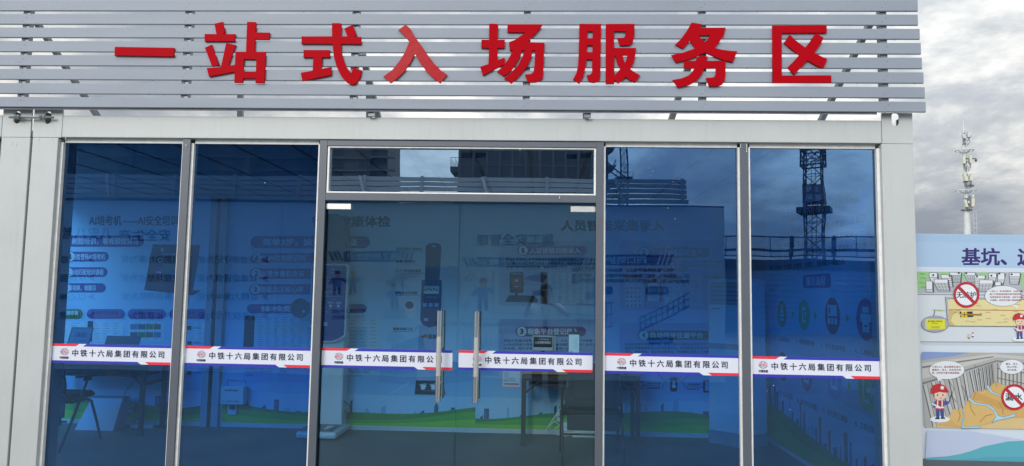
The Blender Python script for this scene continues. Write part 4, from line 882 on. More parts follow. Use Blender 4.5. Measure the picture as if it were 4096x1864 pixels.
# --- wedge-shaped white stand under the left table
q = MB(); wd = thing('wedge_stand', (-1.07, 2.72, FZ), 'white wedge-shaped stand on the floor under the left table', 'stand')
b0_ = [(-.20, -.10, 0), (.21, -.10, 0), (.21, .13, 0), (-.20, .13, 0)]; h_ = .32
t0_ = [(-.10, -.0, h_), (.24, -.0, h_), (.24, .13, h_), (-.10, .13, h_)]
q.hexa(b0_, t0_, mat('coated board white', (.62, .68, .74), .5, var=.03)); q.build('shell', wd, bevel=.004)
bx('lid', wd, -.11, -.005, h_+.001, .245, .135, h_+.008, ACG)
# --- things on the tables
YN = 2.5; ZTB = FZ+.736
a0, b0 = P(262, 1310, YN); a1, _ = P(345, 1310, YN); w = (a1-a0)/2
ns = thing('framed_notice', ((a0+a1)/2, YN, ZTB), 'framed notice board standing on the left table', 'notice'); 
MB().hexa([(-w-.012, 0, 0), (w, 0, 0), (w, .012, 0), (-w-.012, .012, 0)], [(-w, .10, b0-ZTB), (w+.012, .10, b0-ZTB), (w+.012, .112, b0-ZTB), (-w, .112, b0-ZTB)], GREY).build('frame', ns)
hh = b0-ZTB; sl = .10/hh
p = Pr((0, -.001, 0), B=(0, sl, 1), step=.0006); p.poly([(-w+.015, .02), (w-.005, .02), (w+.002, hh-.02), (-w+.02, hh-.02)], S('#56789f'))
p.text('入场须知', -w+.05, hh-.06, w-.04, hh-.10, INKD, bold=.03); p.text('请有序进行人员信息采集', -w+.04, hh-.045, w-.03, hh-.055, INKD)
for i in range(8): p.line([(-w+.04, hh-.14-i*.035), (w-.03, hh-.14-i*.035)], .004, INKD); p.k -= 1
p.build('notice_sheet', ns)
a0, b0 = P(402, 1345, YN); a1, b1 = P(540, 1382, YN)
tb = thing('laptop', ((a0+a1)/2, YN, ZTB), 'open black laptop on the left table beside the framed notice', 'laptop'); w = (a1-a0)/2; hh = b0-ZTB
MB().hexa([(-w*1.0, .02, .02), (w*.95, .02, .02), (w*.95, .032, .02), (-w*1.0, .032, .02)], [(-w*.95, .10, hh), (w, .10, hh), (w, .112, hh), (-w*.95, .112, hh)], BLACKP).build('lid', tb)
bx('keyboard', tb, -w, -.16, .001, w*.95, .02, .018, BLACKP, .003)
# face terminal on right table
a0, b0 = P(2130, 1342, 2.45); a1, b1 = P(2212, 1400, 2.45); w = (a1-a0)/2
ft = thing('face_terminal', ((a0+a1)/2, 2.45, ZTB), 'desk terminal with a black headed screen on the right table', 'terminal')
zl = b0-ZTB
bx('screen_case', ft, -w, 0, zl-.15, w, .03, zl, ACW, .005); bx('stand', ft, -.02, .01, .02, .02, .03, zl-.148, BLACKP); bx('base', ft, -w, -.08, .001, w, .10, .02, ACW, .004); bx('side_bar', ft, w+.006, -.005, .02, w+.03, .03, zl, NICKEL, .003)
p = Pr((0, -.001, 0), step=.0006); p.poly([(-w+.01, zl-.115), (w-.01, zl-.115), (w-.01, zl-.012), (-w+.01, zl-.012)], S('#12161f')); p.text('人证核验采集机', -w+.025, zl-.055, w-.02, zl-.08, WHT, bold=.03); p.text('人证核验', -w+.06, zl-.03, w-.04, zl-.042, WHT); p.build('screen_print', ft)
a0, b0 = P(2273, 1326, 2.45); a1, b1 = P(2319, 1408, 2.45); w = (a1-a0)/2; zl = b0-ZTB
ph = thing('upright_tablet', ((a0+a1)/2, 2.45, ZTB), 'tall narrow tablet standing upright with a lit pale screen on the right table', 'tablet')
bx('case', ph, -w, 0, .012, w, .02, zl, BLACKP, .004); bx('base', ph, -w, -.05, .001, w, .09, .012, BLACKP, .003)
p = Pr((0, -.001, 0), step=.0006); SCE = mat('lit tablet screen', (.05, .08, .1), .3, var=0, emit=((.42, .66, .85), .42)); p.poly([(-w+.006, .03), (w-.006, .03), (w-.006, zl-.03), (-w+.006, zl-.03)], SCE); p.poly([(-w+.006, .03), (w*.1, .03), (-w*.3, zl*.5), (-w+.006, zl*.45)], S('#4f7da2'))
for i in range(5): p.poly([(0, zl-.08-i*.02), (w*.6, zl-.08-i*.02), (w*.6, zl-.077-i*.02), (0, zl-.077-i*.02)], TEAL); p.k -= 1
p.build('screen', ph)
# --- sockets, network box, power strips, cables
a0, b0 = P(887, 1545, 2.9); a1, b1 = P(975, 1618, 2.9)
nbx = thing('network_box', ((a0+a1)/2, YB-.01, (b0+b1)/2), 'small white network equipment box screwed to the rear wall near its foot', 'equipment box'); w, h = (a1-a0)/2, (b0-b1)/2
bx('case', nbx, -w, -.10, -h, w, -.0, h, ACW, .006)
p = Pr((0, -.1015, 0), step=.0006); p.text('监控网络设备箱', -w*.65, h*.68, w*.5, h*.5, INKD, bold=.02); p.ring(-w*.72, -h*.62, .012, .002, INKD, n=3); p.text('高压危险，请勿触摸', -w*.5, -h*.55, w*.6, -h*.7, INKD); p.build('lettering', nbx)
q = MB(); q.tube([(-w*.7, -.03, h), (-w*.7, -.03, h+.06), (w*.95, -.03, h+.055), (w*.95, -.03, -h*.9)], .003, BLACKP, n=6); q.build('cable', nbx)
bx('socket_plate', nbx, -w*.55, -.03, -h-.12, w*.2, 0, -h-.005, ACW, .003); bx('plug', nbx, -w*.35, -.06, -h-.06, w*.05, -.031, -h-.02, BLACKP, .004)
def powerstrip(x0, x1, y, label, lbl2=None):
    t = thing('power_strip', ((x0+x1)/2, y, FZ), label, 'power strip'); w = (x1-x0)/2; bx('body', t, -w, -.03, .001, w, .03, .04, ACW, .006); return t
t = powerstrip(P(2290, 1748, 2.86)[0], P(2420, 1748, 2.86)[0], 2.87, 'white power strip on the floor under the right table'); q = MB(); w = .16
q.tube([(-w, 0, .02), (-w-.1, .0, .008), (-w-.22, .01, .03), (-w-.26, 0, .1), (-w-.2, 0, .16), (-w-.15, .0, .12), (-w-.24, .0, .04), (-w-.3, 0, .05), (-w-.2, .01, .2), (-w-.13, .03, .3)], .006, ACW, n=6); q.build('cable', t, smooth=True)
powerstrip(P(527, 1708, 2.8)[0], P(618, 1708, 2.8)[0], 2.8, 'white power strip on the floor beside the wedge stand')
def socket(u0, v0, u1, v1, label, y=YB-.012):
    a0, b0 = P(u0, v0, y-.02); a1, b1 = P(u1, v1, y-.02); t = thing('wall_socket', ((a0+a1)/2, y, (b0+b1)/2), label, 'socket'); w, h = (a1-a0)/2, (b0-b1)/2
    bx('plate', t, -w, -.02, -h, w, 0, h, ACW, .004); q = MB()
    for s in (-.3, .3): q.box(w*s-.003, -.022, -h*.2, w*s+.003, -.0205, h*.2, BLACKP)
    q.build('socket_slot', t); return t
socket(2252, 1690, 2287, 1725, 'white wall socket low on the rear wall behind the right chair'); socket(2226, 1648, 2243, 1686, 'small white adaptor box on the wall above the socket behind the right chair'); socket(498, 1620, 530, 1652, 'open white socket box low on the wall beside the wedge stand')
q = MB(); a, b = P(505, 1610, 2.85); c_, d_ = P(545, 1520, 2.7)
q.tube([(c_, 2.7, d_), (c_-.15, 2.78, d_-.12), (a-.03, 2.85, d_-.2), (a, 2.88, b-.02), (a+.12, 2.86, b-.1), (a+.1, 2.84, b-.24), (a+.2, 2.84, FZ+.07)], .004, BLACKP, n=6); o = q.build('hanging_cable', smooth=True); tag(o, 'thin black cable hanging from the left table down to the wall socket', 'cable')
# ================================================================== ACROSS THE YARD (seen mirrored in the glass)
YO = -8.9
opp = thing('opposite_container_row', (0, YO-1.2, 0), 'row of containers across the yard with pale safety posters, mirrored in the glass', 'container office')
def OB(nm, x0, y0, z0, x1, y1, z1, m, bevel=0.): return bx(nm, opp, x0, y0-(YO-1.2), z0, x1, y1-(YO-1.2), z1, m, bevel)
zo = RV(2743, 826, YO)[1]; xo = RV(2898, 1000, YO)[0]
OPW = mat('opposite board', (.52, .64, .76), .5, var=.03)
OB('wall', -12, YO-2.4, 0, xo, YO-.05, zo-.01, PANEL); OB('roof_beam', -12, YO-2.45, zo-.009, xo+.01, YO-.04, zo+.02, GREY)
def mpR(u, v): x, z = RV(u, v, YO); return -x, z
BLU1 = S('#6c9ccf'); BAND = S('#24588f'); DK = S('#10151f'); OUTL = S('#2f4a66'); LB = S('#5a8fc8'); SUM = S('#b9d4ea')
def board(x0, x1, label, fn, m):
    p = Pr((0, YO, 0), A=(-1, 0, 0), Nn=(0, 1, 0), mp=mpR, step=.0001)
    p.mb.box(x0, YO-.05, .2, x1, YO, zo-.03, m)
    if fn: fn(p)
    o = p.build('safety_board'); tag(o, label, 'safety board', 'safety boards across the yard'); return o
x_a = RV(1120, 1000, YO)[0]; x_b = RV(1850, 1000, YO)[0]
def fa(p):
    p.text('安全生产', 681, 918, 481, 963, DK, bold=.02); p.text('八安八险', 442, 908, 248, 955, DK, bold=.02)
    for (u0, u1, ls, ar) in ((1028, 793, ('以遵章守纪为安', '以谦虚谨慎为安', '以精力集中为安', '以劳保齐全为安'), 1062), (716, 489, ('以防微杜渐为安', '以现场整洁为安', '以事前预防为安', '以严格要求为安'), None), (340, 105, ('以违章蛮干为险', '以逞强好胜为险', '以心神不定为险', '以麻痹大意为险'), 364)):
        for t, v in zip(ls, (1022, 1096, 1172, 1248)):
            p.text(t, u0, v, u1, v+31, DK, bold=.012)
            if ar: p.poly([(ar-20, v+15), (ar+14, v), (ar+6, v+15), (ar+14, v+30)], S('#8a2740'))
    for r_ in range(5): p.line([(880, 1480+r_*9), (790, 1478+r_*9)], .02, S('#a86a80'))
def worker_fig(p, u, v, s, helm, body):
    p.disc(u, v-30*s, 9*s, S('#c79a7e'), ry=10*s); p.poly([(u-12*s, v-34*s), (u-8*s, v-45*s), (u+8*s, v-45*s), (u+12*s, v-34*s)], helm)
    p.poly([(u-16*s, v-20*s), (u+16*s, v-20*s), (u+13*s, v+14*s), (u-13*s, v+14*s)], body); p.poly([(u-12*s, v+14*s), (u-2*s, v+14*s), (u-4*s, v+44*s), (u-14*s, v+44*s)], NAVY); p.poly([(u+2*s, v+14*s), (u+12*s, v+14*s), (u+14*s, v+44*s), (u+4*s, v+44*s)], NAVY)
    p.line([(u-15*s, v-16*s), (u-28*s, v+4*s)], .05*s, body); p.line([(u+15*s, v-16*s), (u+30*s, v-4*s)], .05*s, body)
def band(p, u0, u1, v0, v1):
    p.poly([(u0, v0), (u1, v0), (u1-14, v1), (u0, v1)], BAND)
    for k in range(3): p.poly([(u1+8+k*18, v0), (u1+18+k*18, v0), (u1+4+k*18, v1), (u1-6+k*18, v1)], BAND)
def fb(p):
    band(p, 1372, 1604, 1005, 1045); p.text('施工用电常识', 1594, 1010, 1386, 1038, SUM, bold=.02)
    for k in range(3): p.poly([(1312+k*16, 1005), (1322+k*16, 1005), (1340+k*16, 1042), (1330+k*16, 1042)], BAND)
    p.rect(1700, 1065, 1840, 1235, S('#79a9d6')); worker_fig(p, 1410, 1130, 1.1, S('#b8a040'), S('#6d8fb0')); worker_fig(p, 1350, 1130, 1.1, DK, OUTL); worker_fig(p, 1575, 1185, 1.2, S('#7a4a50'), LB)
    for dv in (0, 8, 16): p.line([(1680, 1085+dv), (1600, 1098+dv), (1540, 1130+dv)], .012, OUTL)
    p.line([(1612, 1090), (1612, 1180)], .02, OUTL); p.line([(1590, 1120), (1636, 1150)], .015, OUTL); p.ring(1806, 1082, 20, 2.5, OUTL)
    for v in (1120, 1165, 1205):
        p.disc(1795, v, 25, S('#9cc3e2'), ry=6); p.rect(1820, v, 1770, v+34, S('#8ab4da'))
    p.text('高压线下方', 1622, 1240, 1537, 1255, DK, bold=.015); p.text('不准施工作业', 1630, 1262, 1529, 1277, DK, bold=.015)
    p.text('电气专用灭火设备', 1462, 1238, 1332, 1253, DK, bold=.015); p.text('救火、不得慌张', 1462, 1262, 1332, 1277, DK, bold=.015)
    p.text('电气设备漏电马上关闭电源', 1660, 1473, 1400, 1489, OUTL, bold=.015); p.poly([(1690, 1340), (1560, 1390), (1560, 1400), (1700, 1400)], BAND); worker_fig(p, 1580, 1360, 1.2, S('#b9a850'), S('#7fa5c8'))
    p.poly([(1400, 1310), (1470, 1310), (1470, 1390), (1400, 1390)], S('#7298c4')); p.line([(1380, 1400), (1700, 1400)], .02, OUTL)
    p.text('必须设专人监护', 1852, 1287, 1740, 1303, OUTL, bold=.015)
def fc(p):
    p.text('施工安全管理', 2212, 935, 1910, 980, DK, bold=.02)
    band(p, 1905, 2340, 1029, 1067); p.text('消防安全常识', 2200, 1035, 1906, 1061, SUM, bold=.02)
    for k in range(3): p.poly([(1850+k*16, 1029), (1860+k*16, 1029), (1878+k*16, 1067), (1868+k*16, 1067)], BAND)
    p.ring(1875, 1100, 20, 2.5, OUTL); p.line([(1862, 1112), (1888, 1088)], .02, OUTL); worker_fig(p, 1935, 1178, 1.5, S('#a83a3a'), LB)
    p.poly([(2095, 1110), (2130, 1098), (2160, 1090), (2190, 1105), (2170, 1128), (2120, 1122)], S('#84789c')); p.line([(1975, 1085), (1975, 1250), (2400, 1262)], .012, OUTL); p.line([(1900, 1275), (2400, 1284)], .012, OUTL)
    p.poly([(1855, 1240), (1862, 1205), (1885, 1200), (1885, 1240)], S('#7fa6cc'))
    p.text('易燃物品旁禁止乱扔烟蒂。必须设置', 2112, 1289, 1850, 1305, OUTL, bold=.015); p.text('明显防火标志', 2112, 1320, 1995, 1335, OUTL, bold=.015)
    q_ = [(1850, 1400)]; rr = random.Random(2); u = 1850
    while u < 2020: q_ += [(u, 1368-rr.uniform(0, 12)), (u+7, 1340-rr.uniform(0, 22)), (u+13, 1372)]; u += 22
    p.poly(q_+[(2020, 1400)], S('#5f88b4')); p.text('电焊气割作业严禁作业严防火', 1975, 1481, 1715, 1497, OUTL, bold=.015)
    # scaffold and guard rail drawings
    p.line([(2312, 1214), (2380, 1220)], .02, DK)
    for u in (2313, 2326, 2354, 2378): p.line([(u, 1214), (u, 1320)], .014, OUTL)
    for v in (1262, 1274, 1290, 1320): p.line([(2312, v), (2398, v+4)], .014, OUTL)
    p.pill(2345, 1168, 2400, 1196, LB, rf=.2); p.pill(2412, 1150, 2450, 1180, BAND, rf=.2)
    for v in (1215, 1260, 1310): p.line([(2412, v), (2455, v-6)], .016, OUTL)
    for u in (2425, 2445): p.line([(u, 1205), (u, 1312)], .012, OUTL)
    x = 1480
    for k in range(14): p.line([(1760+k*8, 1510-k*2), (1755+k*8, 1640-k*3)], .006, OUTL)
    for k in range(10): p.line([(1757, 1520+k*12), (1862, 1492+k*12)], .006, OUTL)
    band(p, 2417, 2640, 1019, 1060); p.text('四口防护', 2584, 1026, 2428, 1055, SUM, bold=.02)
    for v, t, a in ((1073, '“四口”是指楼梯平台口、电梯井口、出入口（通道', 2700), (1096, '口）、预留洞口，是施工现场安全防护的重点部位，必须有可靠', 2755), (1118, '的防护设施。禁止任何人私自拆除四口的防护设施', 2755)): p.text(t, a, v, 2285, v+15, DK, bold=.02)
    p.pill(2585, 1150, 2672, 1180, BAND, rf=.2); p.text('楼梯口防护', 2662, 1156, 2596, 1172, SUM)
    for k in range(9):
        u, v = 2560+k*22, 1322-k*11; p.line([(u, v), (u, v-52)], .014, OUTL); p.line([(u, v), (u+22, v-11)], .02, OUTL); p.line([(u, v-28), (u+22, v-39)], .014, OUTL); p.line([(u, v-50), (u+22, v-61)], .014, OUTL)
    p.pill(2592, 1345, 2690, 1372, BAND, rf=.2); p.text('预留洞口', 2676, 1350, 2604, 1366, SUM)
    for k in range(4): p.line([(2480+k*70, 1440), (2500+k*70, 1500), (2560+k*60, 1480)], .014, OUTL)
board(-12, x_a-.004, 'pale board lettered 安全生产 八安八险, mirrored in the two left panes', fa, OPW)
board(x_a+.004, x_b-.004, 'pale board on electrical safety, mirrored in the left glass door', fb, OPW)
board(x_b+.004, xo, 'pale board lettered 施工安全管理, mirrored in the right glass door', fc, OPW)
# slatted parapet of the opposite row
SLAT2 = mat('pale grey slats', (.34, .38, .44), .5, var=.05)
os_ = thing('slatted_screen', (0, YO, zo+.02), 'grey slatted parapet on the containers across the yard, mirrored high in the glass', 'screen')
xr = RV(2743, 742, YO)[0]
z = zo+.03
for i in range(5):
    h = .078; bx('slat', os_, -12, .05, z-zo-.02, xr+(.03 if i == 0 else 0), .11, z+h-zo-.02, SLAT2); z += .0985
for u in (-60, 230, 470, 712, 950, 1205, 1465, 1695, 1940, 2185, 2725):
    x = RV(u, 700, YO)[0]; bx('upright', os_, x-.03, .111, .005, x+.03, .15, .50, SLAT2)
for u in (1445, 1930, 2455, 440):
    x = RV(u, 700, YO)[0]; MB().bar((x, .15, .48), (x+.16, .30, .0), .04, .04, SLAT2).build('strut', os_)
# ---------------------------------------------------------------- towers far behind
CONC = mat('grey concrete facade', (.085, .09, .10), .8, var=.15, scale=.6); CONC2 = mat('dark concrete', (.05, .055, .06), .85, var=.2, scale=.5); WIN = mat('dark window', (.02, .025, .03), .15, var=0); SLB = mat('slab edge', (.12, .125, .13), .8); BLUEF = mat('blue scaffold steel', (.05, .07, .11), .5)
D1 = -145; xl = RV(1590, 650, D1)[0]; T1 = thing('apartment_block', (xl-40, D1-8, 0), 'long unfinished grey apartment block mirrored behind the left panes', 'apartment block')
ox, oy = xl-40, D1-8
bx('wall', T1, -48, -8, 0, 37.6, 7.2, 45, CONC)
FH = 2.95; wm = None
for fl_ in range(15):
    z = .3+fl_*FH
    bx('floor_slab', T1, -48.2, 7.25, z, 37.7, 7.9, z+.3, SLB)
    for k, xw in enumerate([-46, -42.5, -38, -33, -29.5, -25, -20, -16.5, -12, -7, -3.5, 1, 6, 9.5, 14, 19, 22.5, 27, 32]):
        w = 1.9 if k % 3 else 1.3
        key = 'w%s' % w
        if fl_ < 6 and False: continue
        if key not in TC:
            q = MB(); q.box(-w/2, -.05, 0, w/2, .0, 1.6, WIN); q.box(-w/2-.1, -.05, -.12, w/2+.1, .16, -.02, SLB); o = q.build('window', T1); TC[key] = o.data
            o.location = (xw, 7.26, z+1.1)
        else:
            o = bpy.data.objects.new('window', TC[key]); COL.objects.link(o); o.parent = T1; o.location = (xw, 7.26, z+1.1)
    # open balconies at the right end with tubular rails
    q = MB(); q.box(34.2, 7.92, z, 39.8, 9.2, z+.28, SLB)
    for zz_ in (.6, 1.05): q.box(34.2, 9.1, z+zz_, 39.8, 9.16, z+zz_+.06, SLB)
    for k in range(6): q.box(34.2+k*1.1, 9.1, z+.28, 34.26+k*1.1, 9.16, z+1.1, SLB)
    q.build('balcony', T1)
for xw in (-44.3, -31, -18.2, -5.2, 7.8, 20.8, 33.9): bx('pier', T1, xw-.35, 7.26, 0, xw+.35, 8.3, 45, CONC2)
D2 = -110; xa, xb = RV(1838, 650, D2)[0], RV(2425, 650, D2)[0]
T2 = thing('tower_block', ((xa+xb)/2, D2-6, 0), 'dark unfinished tower block with open bays mirrored in the transom pane', 'tower block')
hw = (xb-xa)/2; nb_ = 11; bw = 2*hw/nb_
zt_ = RV(1900, 623, D2)[1]; f0 = (zt_-1.6) % FH
for fl_ in range(13):
    z = f0+fl_*FH-FH
    bx('floor_slab', T2, -hw-.1, -6, max(z, 0), hw+.1, 6, max(z, 0)+.25, SLB if fl_ % 2 else CONC)
    for k in range(nb_):
        x0 = -hw+k*bw; openb = (k in (0, 1) and fl_ >= 8) or (k in (8, 9) and fl_ == 8)
        if z < 0: continue
        if openb:
            q = MB(); q.box(x0, 5.6, z+.25, x0+bw, 5.9, z+.25+1.15, CONC2); q.box(x0, 5.6, z+FH-.75, x0+bw, 5.9, z+FH, CONC2); q.box(x0, -5.9, z+.25, x0+.25, 5.6, z+FH, CONC2); o = q.build('parapet_panel', T2)
        else:
            q = MB(); q.box(x0, 5.6, z+.25, x0+bw-.02, 5.9, z+FH, CONC2)
            if k % 2: q.box(x0+.5, 5.9, z+1.1, x0+bw-.5, 5.93, z+2.4, WIN)
            q.build('infill_panel', T2)
            if not (k in (0, 1, 8, 9) and fl_ >= 8): bx('infill_panel', T2, x0, -5.9, z+.25, x0+bw-.02, -5.6, z+FH, CONC2)
for k in range(nb_+1): bx('column', T2, -hw+k*bw-.2, 5.91, 0, -hw+k*bw+.2, 6.05, 36, CONC)
for fl_ in (7, 8, 9, 10):
    z = f0+fl_*FH-FH; q = MB(); q.hexa([(hw+.11, 1, z-.5), (hw+1.0, 1, z-.1), (hw+1.0, 6, z-.1), (hw+.11, 6, z-.5)], [(hw+.11, 1, z+.3), (hw+1.5, 1, z+.3), (hw+1.5, 6, z+.3), (hw+.11, 6, z+.3)], SLB)
    for k in range(5): q.box(hw+1.42, 1+k*1.2, z+.3, hw+1.48, 1.06+k*1.2, z+1.25, BLUEF)
    q.box(hw+1.42, 1, z+1.2, hw+1.48, 6, z+1.27, BLUEF); q.build('balcony', T2)
z = RV(1820, 665, D2)[1]; q = MB(); q.box(-hw-1.5, 0, z-.8, -hw-.12, 6, z+.1, CONC2)
for k in range(5): q.box(-hw-1.5, k*1.4, z+.1, -hw-1.44, k*1.4+.06, z+1.7, BLUEF); q.box(-hw-.8, k*1.4, z-3, -hw-.74, k*1.4+.06, z+1.7, BLUEF)
q.box(-hw-2.0, 0, z+1.0, -hw-.12, .06, z+1.07, BLUEF); q.box(-hw-1.5, 5.9, z+1.6, -hw-.12, 5.96, z+1.67, BLUEF); q.build('scaffold_platform', T2)
# ---------------------------------------------------------------- tower cranes
def crane(x, y, w, z1, rz, label, pitch=1.5, m=BLUEF, r=.09):
    t = thing('tower_crane', (x, y, 0), label, 'tower crane', None, rz)
    h = w/2; C4 = [(-h, -h), (h, -h), (h, h), (-h, h)]
    for a, b in C4: MB().bar((a, b, 0), (a, b, z1), r*1.7, r*1.7, m).build('chord', t)
    q = MB(); z = 0; k = 0
    while z < z1-pitch:
        for i in range(4):
            a, b = C4[i], C4[(i+1) % 4]
            if k % 2: a, b = b, a
            q.bar((*a, z), (*b, z+pitch), r, r, m); q.bar((*a, z), (*b, z), r*.8, r*.8, m)
            if k % 2 == 0: q.bar((*b, z), (*a, z+pitch), r*.55, r*.55, m)
        z += pitch; k += 1
    tag(q.build('lattice', t), kind='stuff')
    q = MB(); q.bar((-.2, 0, 0), (-.2, 0, z1), .05, .05, m); q.bar((.2, 0, 0), (.2, 0, z1), .05, .05, m)
    for k in range(int(z1/.5)): q.bar((-.2, 0, k*.5+.2), (.2, 0, k*.5+.2), .035, .035, m)
    tag(q.build('ladder', t), kind='stuff'); return t
DC = -63; xc = (RV(3215, 850, DC)[0]+RV(3300, 850, DC)[0])/2
c1 = crane(xc, DC, 1.55, 21, math.radians(28), 'near dark tower crane mast with the red number 4 sign, mirrored in the rightmost pane', 1.45, BLUEF, .07)
zs0, zs1 = RV(3260, 812, DC)[1], RV(3260, 745, DC)[1]
SGN = mat('dark red sign sheet', (.10, .03, .05), .5, var=.05)
q = MB(); q.box(-.86, -.86, zs0, .86, .86, zs1, SGN); sg = q.build('number_sign', c1)
def signface(A, Nn, flip=1):
    p = Pr(Vector(Nn)*.861+Vector((0, 0, (zs0+zs1)/2)), A=A, Nn=Nn, step=.004); hh = (zs1-zs0)/2
    p.ring(-.40, hh*.48, .27, .05, SUM); p.text('4', -.50, hh*.48+.16, -.30, hh*.48-.16, SUM, bold=.03); p.text('号', .08, hh*.82, .62, hh*.14, SUM, bold=.02); p.text('塔', -.68, -hh*.12, -.12, -hh*.85, SUM, bold=.02); p.text('吊', .08, -hh*.12, .62, -hh*.85, SUM, bold=.02)
    p.build('sign_lettering', sg)
signface((-1, 0, 0), (0, 1, 0)); signface((0, 1, 0), (1, 0, 0)); signface((0, -1, 0), (-1, 0, 0))
zb0, zb1 = RV(3260, 850, DC)[1], RV(3260, 829, DC)[1]
q = MB(); R_ = 1.28
for a, b in (((-R_, R_), (R_, R_)), ((R_, R_), (R_, -R_)), ((R_, -R_), (-R_, -R_)), ((-R_, -R_), (-R_, R_))): q.bar((*a, (zb0+zb1)/2), (*b, (zb0+zb1)/2), .06, zb1-zb0, BLUEF)
q.build('platform_banner', c1)
zc_ = RV(3260, 668, DC)[1]
q = MB(); R_ = 1.05
for a in ((-R_, -R_), (R_, -R_), (R_, R_), (-R_, R_)): q.bar((*a, zc_), (*a, zc_+6.5), .13, .13, BLUEF)
for k in range(5):
    z = zc_+k*1.5
    for (a, b) in (((-R_, -R_), (R_, -R_)), ((R_, -R_), (R_, R_)), ((R_, R_), (-R_, R_)), ((-R_, R_), (-R_, -R_))):
        q.bar((*a, z), (*b, z), .12, .12, BLUEF)
        if k < 4: q.bar((*a, z), (*b, z+1.5), .08, .08, BLUEF); q.bar((*b, z), (*a, z+1.5), .06, .06, BLUEF)
tag(q.build('climbing_frame', c1), kind='stuff')
xc2 = RV(2494, 700, -185)[0]; c2_ = crane(xc2, -185, 1.9, 62, 0, 'distant thin tower crane mast mirrored beside the transom, with a small platform', 1.9, BLUEF, .13)
zp = RV(2494, 718, -185)[1]; q = MB(); q.box(-2.2, -2.2, zp, 2.2, 2.2, zp+.4, BLUEF)
for k in (-2.2, 0, 2.2): q.box(k-.05, 2.1, zp+.4, k+.05, 2.2, zp+1.8, BLUEF)
q.box(-2.2, 2.1, zp+1.7, 2.2, 2.2, zp+1.8, BLUEF); q.build('platform', c2_)
for dz, ex in ((.8, 1.9), (-.6, .2)): MB().bar((0, 0, zp+dz), (-7.5, 20, zp+ex), .28, .28, BLUEF).build('tie_bar', c2_)
# ---------------------------------------------------------------- low building with fenced roof on the right
YF = -27; xf0, xf1 = 5.0, 26.0; zr = RV(3070, 1034, YF)[1]
lb = thing('low_site_building', (15, YF-3, 0), 'low dark-edged site building with notices, mirrored in the rightmost pane', 'building')
NVB = mat('navy fascia', (.03, .045, .09), .5); bx('wall', lb, xf0-15, -3, 0, xf1-15, 2.9, zr-.45, mat('dull blue wall', (.12, .19, .30), .6)); bx('fascia', lb, xf0-15, -3, zr-.449, xf1-15, 3.0, zr, NVB)
p = Pr((-15, 3.002, 0), A=(-1, 0, 0), Nn=(0, 1, 0), step=.002)
p = Pr((0, 3.002, 0), A=(-1, 0, 0), Nn=(0, 1, 0), step=.002)
for k in range(42): x = xf0-15+.2+k*.5; p.poly([(-x, zr-.16), (-x-.25, zr-.16), (-x-.4, zr-.02), (-x-.15, zr-.02)], S('#40506c')); p.k -= 1
p.build('hazard_stripe', lb)
def mpF(u, v): x, z = RV(u, v, YF); return -(x-15), z
p = Pr((0, 2.93, 0), A=(-1, 0, 0), Nn=(0, 1, 0), mp=mpF, step=.0003)
p.rect(3560, 1078, 2990, 1350, S('#7c9fd0'))
rr = random.Random(6); src = '施工现场安全生产管理制度进入必须正确佩戴帽严禁酒后作业高处系好带遵守操规程'
for r_ in range(11):
    v = 1096+r_*22
    for (u1_, u0_) in ((3025, 3200), (3330, 3520)):
        t = ''.join(rr.choice(src) for _ in range(20)); k = p.k; p.text(t, u0_, v, u0_-(u0_-u1_)*rr.choice([1, 1, .9, .35, .7]), v+8, OUTL, bold=0, res=1); p.k = k
p.text('重大危险源公示牌', 3330, 1140-12, 3380, 1140-3, SUM); p.build('notice_board', lb)
fn = thing('mesh_fence', (15, YF, zr), 'dark mesh guard fence along the low roof edge, mirrored right of the opposite row', 'fence')
PW = 1.9; hgt = RV(3070, 948, YF)[1]-zr; x = xf0-15+.2
while x+PW < xf1-15:
    q = MB()
    for zz_ in (.12, hgt*.42, hgt-.03): q.box(x+.06, -.02, zz_-(.06 if zz_ == hgt*.42 else 0), x+PW-.06, .02, zz_+.05, NVB)
    for xx in (x+.06, x+PW*.5-.015, x+PW-.09): q.box(xx, -.02, .12, xx+.03, .02, hgt, NVB)
    for k in range(1, 24): q.box(x+.06+k*.074, -.004, .14, x+.066+k*.074, .004, hgt-.03, BLUEF)
    for k in range(1, 12): q.box(x+.06, -.004, .14+k*.07, x+PW-.06, .004, .146+k*.07, BLUEF)
    tag(q.build('fence_panel', fn))
    bx('fence_post', fn, x-.04, -.04, 0.002, x+.04, .04, hgt+.06, NVB); x += PW
# ================================================================== SAFETY POSTER BOARD ON THE RIGHT
YP = .34
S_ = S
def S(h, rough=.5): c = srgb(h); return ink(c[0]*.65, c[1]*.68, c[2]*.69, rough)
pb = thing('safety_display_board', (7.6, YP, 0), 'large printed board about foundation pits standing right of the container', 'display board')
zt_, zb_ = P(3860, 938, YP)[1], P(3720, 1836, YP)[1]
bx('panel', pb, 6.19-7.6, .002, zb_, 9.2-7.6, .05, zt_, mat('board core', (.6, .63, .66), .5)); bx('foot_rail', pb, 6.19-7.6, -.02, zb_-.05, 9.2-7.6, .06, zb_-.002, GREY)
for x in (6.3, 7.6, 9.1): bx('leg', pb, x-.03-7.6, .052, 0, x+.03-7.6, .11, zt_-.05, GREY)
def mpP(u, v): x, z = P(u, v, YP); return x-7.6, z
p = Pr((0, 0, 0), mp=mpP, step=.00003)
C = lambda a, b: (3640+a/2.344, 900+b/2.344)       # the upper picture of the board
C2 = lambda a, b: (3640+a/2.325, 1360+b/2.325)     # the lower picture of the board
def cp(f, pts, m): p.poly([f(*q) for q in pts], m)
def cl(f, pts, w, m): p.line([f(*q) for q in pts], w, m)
W1 = S('#eceef2'); DARKD = S('#20242e')
